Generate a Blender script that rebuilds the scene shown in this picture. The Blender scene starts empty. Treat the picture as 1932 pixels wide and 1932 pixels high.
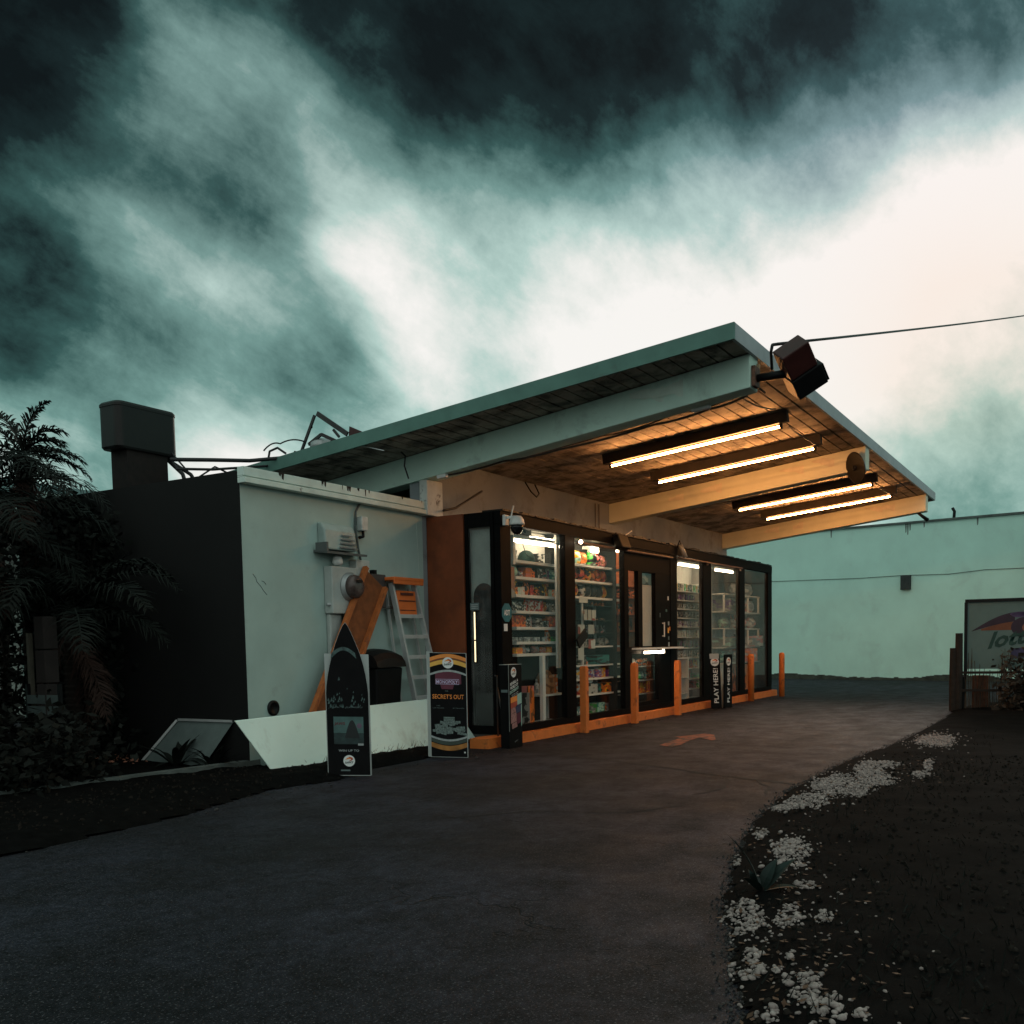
import bpy, bmesh, math, random
from mathutils import Vector, Matrix, Euler
R = math.radians
random.seed(7)
S = bpy.context.scene
COL = S.collection

# ------------------------------------------------------------------ camera
# World axes: X runs along the shop front, Y into the building, Z up. Metres.
cam_data = bpy.data.cameras.new('camera')
cam = bpy.data.objects.new('camera', cam_data); COL.objects.link(cam)
rx = Vector((0.51507, -0.85696, -0.01880)); fw = Vector((0.85451, 0.51398, -0.07156))
fw.normalize(); rx = (rx - fw * rx.dot(fw)).normalized(); up = rx.cross(fw)
cam.matrix_world = Matrix(((rx.x, up.x, -fw.x, 0), (rx.y, up.y, -fw.y, 0), (rx.z, up.z, -fw.z, 1.5), (0, 0, 0, 1)))
cam_data.sensor_width = 36; cam_data.lens = 36 * 1850 / 1932
cam_data.shift_y = (1350.77 - 966) / 1932
cam_data.clip_start = 0.05; cam_data.clip_end = 2000
S.camera = cam

# ------------------------------------------------------------------ sky
SKY = [(0.520,0.722,0.457,0.01),(0.498,0.731,0.467,0.00),(0.533,0.697,0.481,0.04),(0.486,0.729,0.482,0.28),(0.552,0.695,0.461,0.08),(0.517,0.737,0.435,0.05),(0.580,0.673,0.459,0.73),(0.564,0.682,0.466,0.55),(0.584,0.647,0.490,0.65),(0.610,0.622,0.491,0.83),(0.628,0.608,0.485,0.79),(0.648,0.596,0.475,0.74),(0.670,0.586,0.455,0.72),(0.701,0.571,0.429,0.75),(0.701,0.582,0.412,0.77),(0.620,0.645,0.447,0.32),(0.640,0.628,0.443,0.28),(0.672,0.605,0.426,0.30),(0.656,0.617,0.435,0.51),(0.630,0.628,0.457,0.47),(0.507,0.756,0.414,0.26),(0.547,0.721,0.425,0.49),(0.583,0.690,0.428,0.67),(0.607,0.665,0.435,0.71),(0.564,0.715,0.412,0.17),(0.589,0.699,0.406,0.19),(0.613,0.674,0.413,0.34),(0.633,0.662,0.402,0.53),(0.516,0.766,0.384,0.59),(0.537,0.754,0.377,0.77),(0.520,0.774,0.361,0.55),(0.558,0.733,0.388,0.56),(0.585,0.721,0.371,0.85),(0.602,0.713,0.360,0.87),(0.567,0.742,0.358,0.75),(0.631,0.679,0.374,0.19),(0.622,0.680,0.387,0.25),(0.648,0.669,0.365,0.24),(0.619,0.695,0.365,0.46),(0.513,0.784,0.349,0.13),(0.537,0.777,0.329,0.06),(0.518,0.795,0.315,0.01),(0.548,0.776,0.312,0.04),(0.570,0.762,0.308,0.10),(0.525,0.785,0.330,0.04),(0.564,0.751,0.344,0.29),(0.589,0.734,0.340,0.71),(0.606,0.725,0.327,0.75),(0.628,0.709,0.322,0.87),(0.650,0.691,0.317,0.85),(0.582,0.745,0.324,0.29),(0.522,0.804,0.287,0.55),(0.549,0.785,0.287,0.53),(0.576,0.773,0.267,0.87),(0.593,0.757,0.273,0.81),(0.524,0.808,0.269,0.10),(0.546,0.796,0.260,0.13),(0.572,0.782,0.248,0.19),(0.597,0.765,0.242,0.33),(0.613,0.737,0.283,0.15),(0.635,0.720,0.281,0.10),(0.657,0.702,0.275,0.11),(0.678,0.688,0.261,0.25),(0.618,0.729,0.295,0.29),(0.647,0.702,0.298,0.79),(0.670,0.684,0.288,0.83),(0.679,0.668,0.304,0.87),(0.701,0.655,0.282,0.13),(0.716,0.640,0.279,0.15),(0.712,0.649,0.267,0.54),(0.725,0.619,0.303,0.51),(0.691,0.657,0.301,0.87),(0.689,0.682,0.245,0.52),(0.715,0.659,0.234,0.35),(0.739,0.634,0.226,0.53),(0.757,0.614,0.223,0.75),(0.699,0.667,0.258,0.75),(0.665,0.706,0.244,0.92),(0.639,0.726,0.254,0.75),(0.660,0.720,0.214,0.96),(0.682,0.701,0.207,0.98),(0.702,0.685,0.195,1.02),(0.642,0.731,0.230,0.90),(0.618,0.745,0.252,0.61),(0.537,0.813,0.224,0.63),(0.565,0.793,0.227,0.53),(0.533,0.822,0.201,0.90),(0.740,0.573,0.353,0.98),(0.768,0.552,0.324,1.02),(0.761,0.575,0.301,1.02),(0.728,0.597,0.338,1.00),(0.789,0.541,0.293,1.02),(0.807,0.527,0.269,0.73),(0.777,0.526,0.347,0.55),(0.737,0.548,0.396,0.68),(0.763,0.520,0.383,0.81),(0.791,0.499,0.354,0.62),(0.736,0.525,0.427,0.27),(0.753,0.486,0.443,0.43),(0.779,0.474,0.410,0.75),(0.712,0.532,0.458,0.06),(0.682,0.559,0.472,0.15),(0.729,0.494,0.474,0.01),(0.737,0.451,0.503,0.10),(0.658,0.563,0.500,0.08),(0.633,0.580,0.512,0.08),(0.680,0.530,0.507,0.00),(0.576,0.637,0.512,0.17),(0.606,0.605,0.517,0.13),(0.593,0.629,0.503,0.29),(0.784,0.368,0.500,0.18),(0.811,0.283,0.512,0.41),(0.825,0.292,0.485,0.29),(0.843,0.258,0.472,0.06),(0.844,0.242,0.479,0.29),(0.843,0.212,0.494,0.06),(0.855,0.278,0.437,0.63),(0.861,0.255,0.441,0.25),(0.844,0.299,0.446,0.15),(0.840,0.328,0.433,0.54),(0.796,0.397,0.457,0.08),(0.794,0.418,0.442,0.17),(0.817,0.384,0.430,0.55),(0.841,0.359,0.405,0.45),(0.806,0.411,0.425,0.71),(0.781,0.440,0.443,0.32),(0.865,0.316,0.391,0.85),(0.852,0.342,0.397,0.94),(0.875,0.285,0.392,0.45),(0.885,0.238,0.400,0.96),(0.876,0.252,0.411,0.90),(0.894,0.208,0.396,0.62),(0.895,0.240,0.376,0.45),(0.887,0.272,0.373,0.55),(0.876,0.307,0.373,0.74),(0.877,0.189,0.441,0.67),(0.881,0.160,0.445,0.40),(0.891,0.177,0.417,0.69),(0.883,0.198,0.427,0.60),(0.883,0.136,0.450,0.43),(0.881,0.108,0.462,0.29),(0.893,0.092,0.441,0.41),(0.869,0.124,0.479,0.13),(0.878,0.071,0.473,0.41),(0.890,0.072,0.451,0.41),(0.869,0.159,0.468,0.13),(0.863,0.194,0.466,0.15),(0.865,0.225,0.449,0.21),(0.897,0.145,0.418,0.87),(0.898,0.109,0.427,0.90),(0.902,0.076,0.426,0.94),(0.902,0.164,0.399,1.00),(0.908,0.128,0.399,1.02),(0.914,0.076,0.399,1.02),(0.910,0.204,0.361,1.02),(0.924,0.130,0.360,1.02),(0.933,0.077,0.351,0.99),(0.936,0.150,0.318,1.00),(0.907,0.244,0.345,1.02),(0.879,0.321,0.352,1.02),(0.856,0.380,0.350,1.02),(0.842,0.422,0.337,0.93),(0.825,0.458,0.331,0.75),(0.811,0.449,0.375,0.92),(0.837,0.395,0.379,0.72),(0.875,0.365,0.318,0.97),(0.848,0.451,0.279,1.02),(0.906,0.286,0.312,1.02),(0.931,0.208,0.300,1.00),(0.951,0.114,0.288,1.02),(0.959,0.078,0.271,0.86),(0.959,0.111,0.261,0.82),(0.967,0.096,0.237,0.86),(0.962,0.153,0.228,1.02),(0.950,0.191,0.248,1.01),(0.972,0.123,0.201,0.92),(0.976,0.078,0.204,0.92),(0.970,0.154,0.188,0.68),(0.977,0.112,0.184,0.53),(0.980,0.078,0.184,0.51),(0.976,0.135,0.170,0.87),(0.984,0.082,0.157,0.87),(0.986,0.097,0.134,0.51),(0.990,0.074,0.124,0.65),(0.791,0.328,0.517,0.00),(0.756,0.397,0.521,0.11),(0.769,0.423,0.479,0.00),(0.812,0.337,0.477,0.06)]
SUN = Vector((0.9435, 0.1158, 0.3103)).normalized()
GLOW = (0.9408, 0.2033, 0.2713)
WIND = ((0.780, -0.439, -0.446), (0.580, 0.775, 0.250), (-0.236, 0.453, -0.859))   # along the cloud streaks, then across them
w = bpy.data.worlds.new('World'); S.world = w; w.use_nodes = True
NT = w.node_tree; NT.nodes.clear(); LK = NT.links
def wn(t, **k):
    n = NT.nodes.new(t)
    for a, b in k.items(): setattr(n, a, b)
    return n
def wmath(op, a, b=None, c=None):
    n = wn('ShaderNodeMath', operation=op)
    for i, v in enumerate((a, b, c)):
        if v is None: continue
        if isinstance(v, (int, float)): n.inputs[i].default_value = v
        else: LK.new(v, n.inputs[i])
    return n.outputs[0]
def wvec(op, a, b=None):
    n = wn('ShaderNodeVectorMath', operation=op)
    for i, v in enumerate((a, b)):
        if v is None: continue
        if isinstance(v, (tuple, list, Vector)): n.inputs[i].default_value = v
        else: LK.new(v, n.inputs[i])
    return n
tc = wn('ShaderNodeTexCoord').outputs['Generated']
# clouds lie in a flat deck: project the view direction on it and stretch along the wind
sep = wn('ShaderNodeSeparateXYZ'); LK.new(tc, sep.inputs[0])
zz = wmath('ADD', wmath('MAXIMUM', sep.outputs[2], 0.0), 0.13)
px_ = wmath('DIVIDE', sep.outputs[0], zz); py_ = wmath('DIVIDE', sep.outputs[1], zz)
WA = math.atan2(0.306, 0.952)
al = wmath('ADD', wmath('MULTIPLY', px_, math.cos(WA)), wmath('MULTIPLY', py_, math.sin(WA)))
ac = wmath('ADD', wmath('MULTIPLY', px_, -math.sin(WA)), wmath('MULTIPLY', py_, math.cos(WA)))
cmb = wn('ShaderNodeCombineXYZ')
LK.new(wmath('MULTIPLY', al, 0.40), cmb.inputs[0]); LK.new(ac, cmb.inputs[1])
def wnoise(scale, detail, rough, off, dist=0.0, vec=None):
    m = wvec('ADD', vec or cmb.outputs[0], off).outputs[0]
    n = wn('ShaderNodeTexNoise'); LK.new(m, n.inputs['Vector'])
    n.inputs['Scale'].default_value = scale; n.inputs['Detail'].default_value = detail
    n.inputs['Roughness'].default_value = rough; n.inputs['Distortion'].default_value = dist
    return n
warp = wnoise(2.6, 8, 0.62, (3.1, 7.7, 1.3), 0.4)
wv = wvec('SUBTRACT', warp.outputs['Color'], (0.5, 0.5, 0.5)).outputs[0]
ws = wvec('SCALE', wv); ws.inputs['Scale'].default_value = 0.065
dirn = wvec('NORMALIZE', wvec('ADD', tc, ws.outputs[0]).outputs[0]).outputs[0]
def blob(d, k):
    dt = wvec('DOT_PRODUCT', dirn, d).outputs['Value']
    return wmath('EXPONENT', wmath('MULTIPLY_ADD', dt, k, -k))
acc = wmath('MULTIPLY_ADD', blob(GLOW, 1 / .045), 0.38, 0.56)
acc = wmath('MULTIPLY_ADD', blob(GLOW, 1 / .4), 0.06, acc)
bk = wvec('DOT_PRODUCT', tc, Vector((-.80, -.48, .36)).normalized()).outputs['Value']   # the open sky behind the viewer is a brighter overcast
mr = wn('ShaderNodeMapRange', interpolation_type='SMOOTHSTEP'); LK.new(bk, mr.inputs[0])
for i_, v_ in enumerate((-.35, .75, 0., .25)): mr.inputs[i_ + 1].default_value = v_
acc = wmath('ADD', acc, mr.outputs[0])
# cloud thickness surveyed at points of the sky, blended smoothly between them; away from them the broad field goes on
num = wmath('MULTIPLY', acc, .12); den = None
for x, y, z, c in SKY:
    bl = blob((x, y, z), 800.0)
    num = wmath('MULTIPLY_ADD', bl, c, num); den = wmath('ADD', bl, .12 if den is None else den)
acc = wmath('DIVIDE', num, den)
# wisps drawn out along the wind, in sky directions
def wdot(v): return wvec('DOT_PRODUCT', tc, v).outputs['Value']
wisp = wn('ShaderNodeCombineXYZ')
LK.new(wmath('MULTIPLY', wdot(WIND[0]), 0.42), wisp.inputs[0]); LK.new(wdot(WIND[1]), wisp.inputs[1]); LK.new(wdot(WIND[2]), wisp.inputs[2])
n1 = wnoise(6.0, 12, 0.62, (0, 0, 0), 0.25, wisp.outputs[0]).outputs['Fac']
n2 = wnoise(14.0, 12, 0.64, (5, 2, 4), 0.2, wisp.outputs[0]).outputs['Fac']
n3 = wnoise(10.0, 12, 0.66, (1, 9, 4), 0.15, tc).outputs['Fac']
tot = wmath('MULTIPLY', wmath('SUBTRACT', n1, 0.5), 0.46)
tot = wmath('MULTIPLY_ADD', wmath('SUBTRACT', n2, 0.5), 0.42, tot)
tot = wmath('MULTIPLY_ADD', wmath('SUBTRACT', n3, 0.5), 0.46, tot)
# texture fades where the cloud is thick and bright
amp = wn('ShaderNodeMapRange'); LK.new(acc, amp.inputs[0])
for i_, v_ in enumerate((.45, .97, 1., .55)): amp.inputs[i_ + 1].default_value = v_
acc = wmath('MULTIPLY_ADD', wmath('ADD', acc, wmath('MULTIPLY', tot, amp.outputs[0])), 1.13, -0.05)
ramp = wn('ShaderNodeValToRGB'); LK.new(acc, ramp.inputs[0])
el = ramp.color_ramp.elements
stops = [(0.05, (.004, .008, .0085)), (0.20, (.0085, .021, .0215)), (0.38, (.034, .097, .089)), (0.60, (.155, .315, .282)),
         (0.80, (.44, .63, .575)), (0.93, (.80, .83, .79)), (1.0, (.93, .92, .885))]
el[0].position, el[0].color = stops[0][0], (*stops[0][1], 1)
el[1].position, el[1].color = stops[-1][0], (*stops[-1][1], 1)
for p, c in stops[1:-1]:
    e = el.new(p); e.color = (*c, 1)
# lavender and warm cloud edges towards the low sun
thin = wn('ShaderNodeMapRange'); LK.new(acc, thin.inputs[0])
for i_, v_ in enumerate((.62, .92, 1., .12)): thin.inputs[i_ + 1].default_value = v_
def tint(col_out, d, k, fac, colour, dark=False):
    m = wn('ShaderNodeMix', data_type='RGBA', blend_type='MULTIPLY')
    f_ = wmath('MULTIPLY', blob(d, k), fac)
    LK.new(wmath('MULTIPLY', f_, thin.outputs[0]) if dark else f_, m.inputs['Factor']); LK.new(col_out, m.inputs[6])
    m.inputs[7].default_value = (*colour, 1)
    return m.outputs[2]
c = tint(ramp.outputs[0], (.885, .15, .435), 45, 1.0, (1.27, .95, 1.17), True)
c = tint(c, (.613, .633, .474), 26, .9, (1.24, 1.0, 1.05), True)
c = tint(c, (.965, .10, .25), 200, 1.0, (1.0, .92, .87))
c = tint(c, (.955, .17, .30), 60, .7, (1.0, .993, .98))
c = tint(c, (.981, .097, .13), 160, .8, (.86, 1.0, .97))
nish = wn('ShaderNodeTexSky', sky_type='NISHITA', sun_disc=False)
nish.sun_elevation = math.asin(SUN.z); nish.sun_rotation = math.atan2(SUN.x, SUN.y)
ns = wvec('SCALE', nish.outputs[0]); ns.inputs['Scale'].default_value = 0.05
mx = wn('ShaderNodeMix', data_type='RGBA'); mx.inputs['Factor'].default_value = 0.99
LK.new(ns.outputs[0], mx.inputs[6]); LK.new(c, mx.inputs[7])
bg = wn('ShaderNodeBackground'); LK.new(mx.outputs[2], bg.inputs[0]); bg.inputs[1].default_value = 1.0
LK.new(bg.outputs[0], wn('ShaderNodeOutputWorld').inputs[0])

sl = bpy.data.lights.new('sun', 'SUN'); sl.energy = 0.5; sl.angle = R(14); sl.color = (1, .86, .72)
so = bpy.data.objects.new('sun', sl); COL.objects.link(so); so.rotation_euler = SUN.to_track_quat('Z', 'Y').to_euler()

S.view_settings.view_transform = 'Standard'; S.view_settings.look = 'None'
S.view_settings.exposure = 0; S.view_settings.gamma = 1; S.view_settings.use_curve_mapping = False
S.cycles.max_bounces = 7; S.cycles.transparent_max_bounces = 12; S.cycles.diffuse_bounces = 3; S.cycles.glossy_bounces = 3
S.cycles.use_denoising = True; S.cycles.sample_clamp_indirect = 6

# ------------------------------------------------------------------ materials
MATS = {}
class NB:
    """small node builder for one material"""
    def __init__(s, name):
        s.m = bpy.data.materials.new(name); s.m.use_nodes = True
        s.t = s.m.node_tree; s.n = s.t.nodes; s.l = s.t.links
        s.b = s.n['Principled BSDF']; s.co = s.new('ShaderNodeTexCoord').outputs['Object']
        s.geo = None
    def new(s, t, **k):
        n = s.n.new(t)
        for a, b in k.items(): setattr(n, a, b)
        return n
    def pos(s):
        if not s.geo: s.geo = s.new('ShaderNodeNewGeometry')
        return s.geo.outputs['Position']
    def noise(s, scale, detail=4, rough=.55, vec=None, dist=0):
        n = s.new('ShaderNodeTexNoise'); s.l.new(vec or s.pos(), n.inputs['Vector'])
        n.inputs['Scale'].default_value = scale; n.inputs['Detail'].default_value = detail
        n.inputs['Roughness'].default_value = rough; n.inputs['Distortion'].default_value = dist
        return n.outputs['Fac']
    def stretch(s, vec, sc):
        n = s.new('ShaderNodeVectorMath', operation='MULTIPLY'); s.l.new(vec, n.inputs[0]); n.inputs[1].default_value = sc
        return n.outputs[0]
    def remap(s, v, a, b, c=0., d=1.):
        n = s.new('ShaderNodeMapRange'); s.l.new(v, n.inputs[0])
        for i, q in enumerate((a, b, c, d)): n.inputs[i + 1].default_value = q
        return n.outputs[0]
    def mix(s, f, a, b, blend='MIX'):
        n = s.new('ShaderNodeMix', data_type='RGBA', blend_type=blend)
        for i, v in ((0, f), (6, a), (7, b)):
            if isinstance(v, (int, float)): n.inputs[i].default_value = v
            elif isinstance(v, tuple): n.inputs[i].default_value = (*v, 1)
            else: s.l.new(v, n.inputs[i])
        return n.outputs[2]
    def math(s, op, a, b=None):
        n = s.new('ShaderNodeMath', operation=op)
        for i, v in enumerate((a, b)):
            if v is None: continue
            if isinstance(v, (int, float)): n.inputs[i].default_value = v
            else: s.l.new(v, n.inputs[i])
        return n.outputs[0]
    def bump(s, h, strength=.3, dist=.02):
        n = s.new('ShaderNodeBump'); s.l.new(h, n.inputs['Height']); n.inputs['Strength'].default_value = strength
        n.inputs['Distance'].default_value = dist; s.l.new(n.outputs[0], s.b.inputs['Normal'])
    def col(s, c):
        if isinstance(c, tuple): s.b.inputs['Base Color'].default_value = (*c, 1)
        else: s.l.new(c, s.b.inputs['Base Color'])
    def set(s, **k):
        for a, v in k.items():
            i = s.b.inputs[a.replace('_', ' ')]
            if isinstance(v, (int, float)): i.default_value = v
            else: s.l.new(v, i)
        return s.m
def plain(name, c, rough=.6, metal=0., var=.25, scale=6., bump=0., spec=.35, stain=None, stain_lim=(.56, .72), stain_scale=2.5):
    if name in MATS: return MATS[name]
    b = NB(name)
    f = b.noise(scale, 5, .6)
    base = b.mix(b.remap(f, .3, .7), tuple(x * (1 - var) for x in c), tuple(min(1, x * (1 + var)) for x in c))
    if stain:
        g = b.noise(stain_scale, 7, .65, dist=.4)
        base = b.mix(b.remap(g, *stain_lim), base, stain)
    b.col(base)
    if bump: b.bump(b.noise(scale * 12, 4, .6), bump, .004)
    MATS[name] = b.set(Roughness=rough, Metallic=metal, Specular_IOR_Level=spec)
    return MATS[name]
def emit(name, c, s):
    if name in MATS: return MATS[name]
    b = NB(name); b.col((.9, .9, .85))
    b.b.inputs['Emission Color'].default_value = (*c, 1)
    MATS[name] = b.set(Emission_Strength=s, Roughness=.4)
    return MATS[name]
def glass(name, tintc=(.93, .95, .94), rough=.0, veil=.04):
    if name in MATS: return MATS[name]
    b = NB(name); t = b.t
    tr = b.new('ShaderNodeBsdfTransparent'); tr.inputs[0].default_value = (*tintc, 1)
    gl = b.new('ShaderNodeBsdfGlossy'); gl.inputs['Roughness'].default_value = rough
    lw = b.new('ShaderNodeLayerWeight'); lw.inputs[0].default_value = .5          # Schlick reflectance, same from both sides
    fr = b.math('ADD', b.math('MULTIPLY', b.math('POWER', lw.outputs['Facing'], 5.0), .42), .02)
    m = b.new('ShaderNodeMixShader'); t.links.new(fr, m.inputs[0]); t.links.new(tr.outputs[0], m.inputs[1]); t.links.new(gl.outputs[0], m.inputs[2])
    df = b.new('ShaderNodeBsdfDiffuse'); df.inputs[0].default_value = (.35, .36, .35, 1)
    m2 = b.new('ShaderNodeMixShader'); t.links.new(b.remap(b.noise(1.7, 6, .65), .4, .75, veil * .4, veil * 2), m2.inputs[0])
    t.links.new(m.outputs[0], m2.inputs[1]); t.links.new(df.outputs[0], m2.inputs[2])
    t.links.new(m2.outputs[0], b.n['Material Output'].inputs[0])
    MATS[name] = b.m
    return b.m
def printed(name, ca, cb, cc, seed, rough=.4):
    """flat printed packaging: blocks of colour, different on every object"""
    if name in MATS: return MATS[name]
    b = NB(name)
    oi = b.new('ShaderNodeObjectInfo')
    v = b.new('ShaderNodeVectorMath', operation='ADD'); b.l.new(b.co, v.inputs[0])
    r = b.new('ShaderNodeVectorMath', operation='SCALE'); r.inputs[0].default_value = (9.1, 5.3, 7.7); b.l.new(oi.outputs['Random'], r.inputs['Scale'])
    b.l.new(r.outputs[0], v.inputs[1])
    vo = b.new('ShaderNodeTexVoronoi', distance='CHEBYCHEV'); b.l.new(b.stretch(v.outputs[0], (1, 1, 1.6)), vo.inputs['Vector'])
    vo.inputs['Scale'].default_value = 2.4 + seed % 3 * .6
    sp = b.new('ShaderNodeSeparateColor'); b.l.new(vo.outputs['Color'], sp.inputs[0])
    c1 = b.mix(b.remap(sp.outputs[0], .52, .56), ca, cb)
    c2 = b.mix(b.remap(sp.outputs[1], .78, .8), c1, cc)
    hs = b.new('ShaderNodeHueSaturation'); b.l.new(c2, hs.inputs['Color'])
    b.l.new(b.remap(oi.outputs['Random'], 0, 1, .65, 1.25), hs.inputs['Value'])
    b.col(hs.outputs[0])
    MATS[name] = b.set(Roughness=rough)
    return MATS[name]

# ------------------------------------------------------------------ mesh helpers
class MB:
    def __init__(s): s.bm = bmesh.new(); s.mi = 0
    def mat(s, i): s.mi = i; return s
    def face(s, vs):
        try:
            f = s.bm.faces.new(vs); f.material_index = s.mi; return f
        except ValueError: return None
    def poly(s, pts): return s.face([s.bm.verts.new(p) for p in pts])
    def hexa(s, p):
        """p: 8 corners, bottom ring then top ring"""
        v = [s.bm.verts.new(q) for q in p]
        for f in ((3, 2, 1, 0), (4, 5, 6, 7), (0, 1, 5, 4), (1, 2, 6, 5), (2, 3, 7, 6), (3, 0, 4, 7)): s.face([v[i] for i in f])
        return s
    def box(s, x0, x1, y0, y1, z0, z1, M=None):
        p = [(x0, y0, z0), (x1, y0, z0), (x1, y1, z0), (x0, y1, z0), (x0, y0, z1), (x1, y0, z1), (x1, y1, z1), (x0, y1, z1)]
        if M: p = [M @ Vector(q) for q in p]
        return s.hexa(p)
    def cbox(s, c, d, rot=(0, 0, 0)):
        M = Matrix.Translation(c) @ Euler(rot).to_matrix().to_4x4()
        return s.box(-d[0] / 2, d[0] / 2, -d[1] / 2, d[1] / 2, -d[2] / 2, d[2] / 2, M)
    def prism(s, pts, vec):
        a = [s.bm.verts.new(p) for p in pts]; b = [s.bm.verts.new(Vector(p) + Vector(vec)) for p in pts]
        s.face(a[::-1]); s.face(b); n = len(a)
        for i in range(n): s.face([a[i], a[(i + 1) % n], b[(i + 1) % n], b[i]])
        return s
    def tube(s, pts, r, n=8, r2=None, caps=True):
        pts = [Vector(p) for p in pts]; rings = []
        prev = None
        for i, p in enumerate(pts):
            t = (pts[min(i + 1, len(pts) - 1)] - pts[max(i - 1, 0)]).normalized()
            if prev is None: u = t.orthogonal().normalized()
            else: u = (prev - t * prev.dot(t)).normalized()
            prev = u; q = t.cross(u)
            k = i / max(1, len(pts) - 1); rr = r if r2 is None else r + (r2 - r) * k
            rings.append([s.bm.verts.new(p + (u * math.cos(a) + q * math.sin(a)) * rr) for a in [2 * math.pi * j / n for j in range(n)]])
        for a, b in zip(rings, rings[1:]):
            for j in range(n): s.face([a[j], a[(j + 1) % n], b[(j + 1) % n], b[j]])
        if caps: s.face(rings[0][::-1]); s.face(rings[-1])
        return s
    def bar(s, a, b, wd, ht, upv=(0, 0, 1)):
        a, b = Vector(a), Vector(b); t = (b - a).normalized(); u = t.cross(Vector(upv))
        u = u.normalized() if u.length > 1e-4 else t.orthogonal().normalized()
        q = u.cross(t); h = [(-1, -1), (1, -1), (1, 1), (-1, 1)]
        return s.hexa([p + u * (i * wd / 2) + q * (j * ht / 2) for p in (a, b) for i, j in h])
    def lathe(s, prof, c=(0, 0, 0), n=16, M=None):
        rings = []
        for r, z in prof:
            ring = []
            for j in range(n):
                a = 2 * math.pi * j / n; p = Vector((r * math.cos(a), r * math.sin(a), z))
                ring.append(s.bm.verts.new((M @ p) if M else p + Vector(c)))
            rings.append(ring)
        for a, b in zip(rings, rings[1:]):
            for j in range(n): s.face([a[j], a[(j + 1) % n], b[(j + 1) % n], b[j]])
        s.face(rings[0][::-1]); s.face(rings[-1])
        return s
    def build(s, name, mats, parent=None, smooth=False, bevel=0.0, org=None):
        bmesh.ops.recalc_face_normals(s.bm, faces=s.bm.faces) if bevel or smooth else None
        off = Vector(org) if org is not None else Vector()
        p = parent
        while p is not None: off = off + p.location; p = p.parent
        me = bpy.data.meshes.new(name)
        for v in s.bm.verts: v.co -= off
        s.bm.to_mesh(me); s.bm.free()
        for m in (mats if isinstance(mats, (list, tuple)) else [mats]): me.materials.append(m)
        if smooth:
            for f in me.polygons: f.use_smooth = True
        o = bpy.data.objects.new(name, me); COL.objects.link(o); o.parent = parent
        if org is not None: o.location = org
        if bevel:
            b = o.modifiers.new('bevel', 'BEVEL'); b.width = bevel; b.segments = 2; b.limit_method = 'ANGLE'
        return o
def tag(o, label=None, cat=None, group=None, kind=None):
    if label: o['label'] = label
    if cat: o['category'] = cat
    if group: o['group'] = group
    if kind: o['kind'] = kind
    return o
def thing(name, loc, label, cat, group=None):
    o = bpy.data.objects.new(name, None); COL.objects.link(o); o.location = loc; o.empty_display_size = .1
    return tag(o, label, cat, group)
def struct(o): o['kind'] = 'structure'; return o
def stuff(o): o['kind'] = 'stuff'; return o
def dup(root, loc, label=None):
    r = root.copy(); COL.objects.link(r); r.location = loc
    if label: r['label'] = label
    for ch in list(root.children):
        k = ch.copy(); COL.objects.link(k); k.parent = r
        for g in list(ch.children):
            q = g.copy(); COL.objects.link(q); q.parent = k
    return r
def lettering(name, txt, mat, parent, origin, xdir, ydir, height, width=None, shear=0., depth=.0015, center=True, bold=.0, label=None):
    """flat printed words: baseline direction xdir, up ydir; origin is the middle of the line"""
    cu = bpy.data.curves.new(name, 'FONT'); cu.body = txt; cu.shear = shear; cu.offset = bold; cu.extrude = 0
    cu.align_x = 'CENTER' if center else 'LEFT'; cu.resolution_u = 2
    t = bpy.data.objects.new(name, cu); COL.objects.link(t)
    bpy.context.view_layer.update()
    me = bpy.data.meshes.new_from_object(t.evaluated_get(bpy.context.evaluated_depsgraph_get()))
    bpy.data.objects.remove(t); bpy.data.curves.remove(cu)
    xs = [v.co.x for v in me.vertices]; ys = [v.co.y for v in me.vertices]
    cx_, cy_ = (max(xs) + min(xs)) / 2, (max(ys) + min(ys)) / 2
    sy = height / (max(ys) - min(ys)); sx = width / (max(xs) - min(xs)) if width else sy
    X, Y = Vector(xdir).normalized(), Vector(ydir).normalized(); N = X.cross(Y)
    off = Vector(); p = parent
    while p is not None: off = off + p.location; p = p.parent
    for v in me.vertices: v.co = Vector(origin) - off + X * ((v.co.x - cx_) * sx) + Y * ((v.co.y - cy_) * sy) + N * depth
    me.materials.append(mat)
    o = bpy.data.objects.new(name, me); COL.objects.link(o); o.parent = parent
    if label: o['label'] = label
    return o
def disc(mb, c, X, Y, rx_, ry_, n=28):
    c, X, Y = Vector(c), Vector(X), Vector(Y)
    mb.poly([c + X * (rx_ * math.cos(2 * math.pi * i / n)) + Y * (ry_ * math.sin(2 * math.pi * i / n)) for i in range(n)])
def band(mb, f0, f1, n=14):
    """strip between two curves given as functions of 0..1"""
    a = [f0(i / n) for i in range(n + 1)]; b = [f1(i / n) for i in range(n + 1)]
    for i in range(n): mb.poly([a[i], a[i + 1], b[i + 1], b[i]])
def cable(name, pts, r, mat, label, sag=0.0, n=5, seg=10):
    P = []
    for a, b in zip(pts, pts[1:]):
        a, b = Vector(a), Vector(b)
        for i in range(seg):
            t = i / seg; P.append(a.lerp(b, t) - Vector((0, 0, 4 * sag * t * (1 - t))))
    P.append(Vector(pts[-1])); m = MB(); m.tube(P, r, n)
    o = m.build(name, mat, org=P[0], smooth=True)
    return tag(o, label, 'cable')

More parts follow.
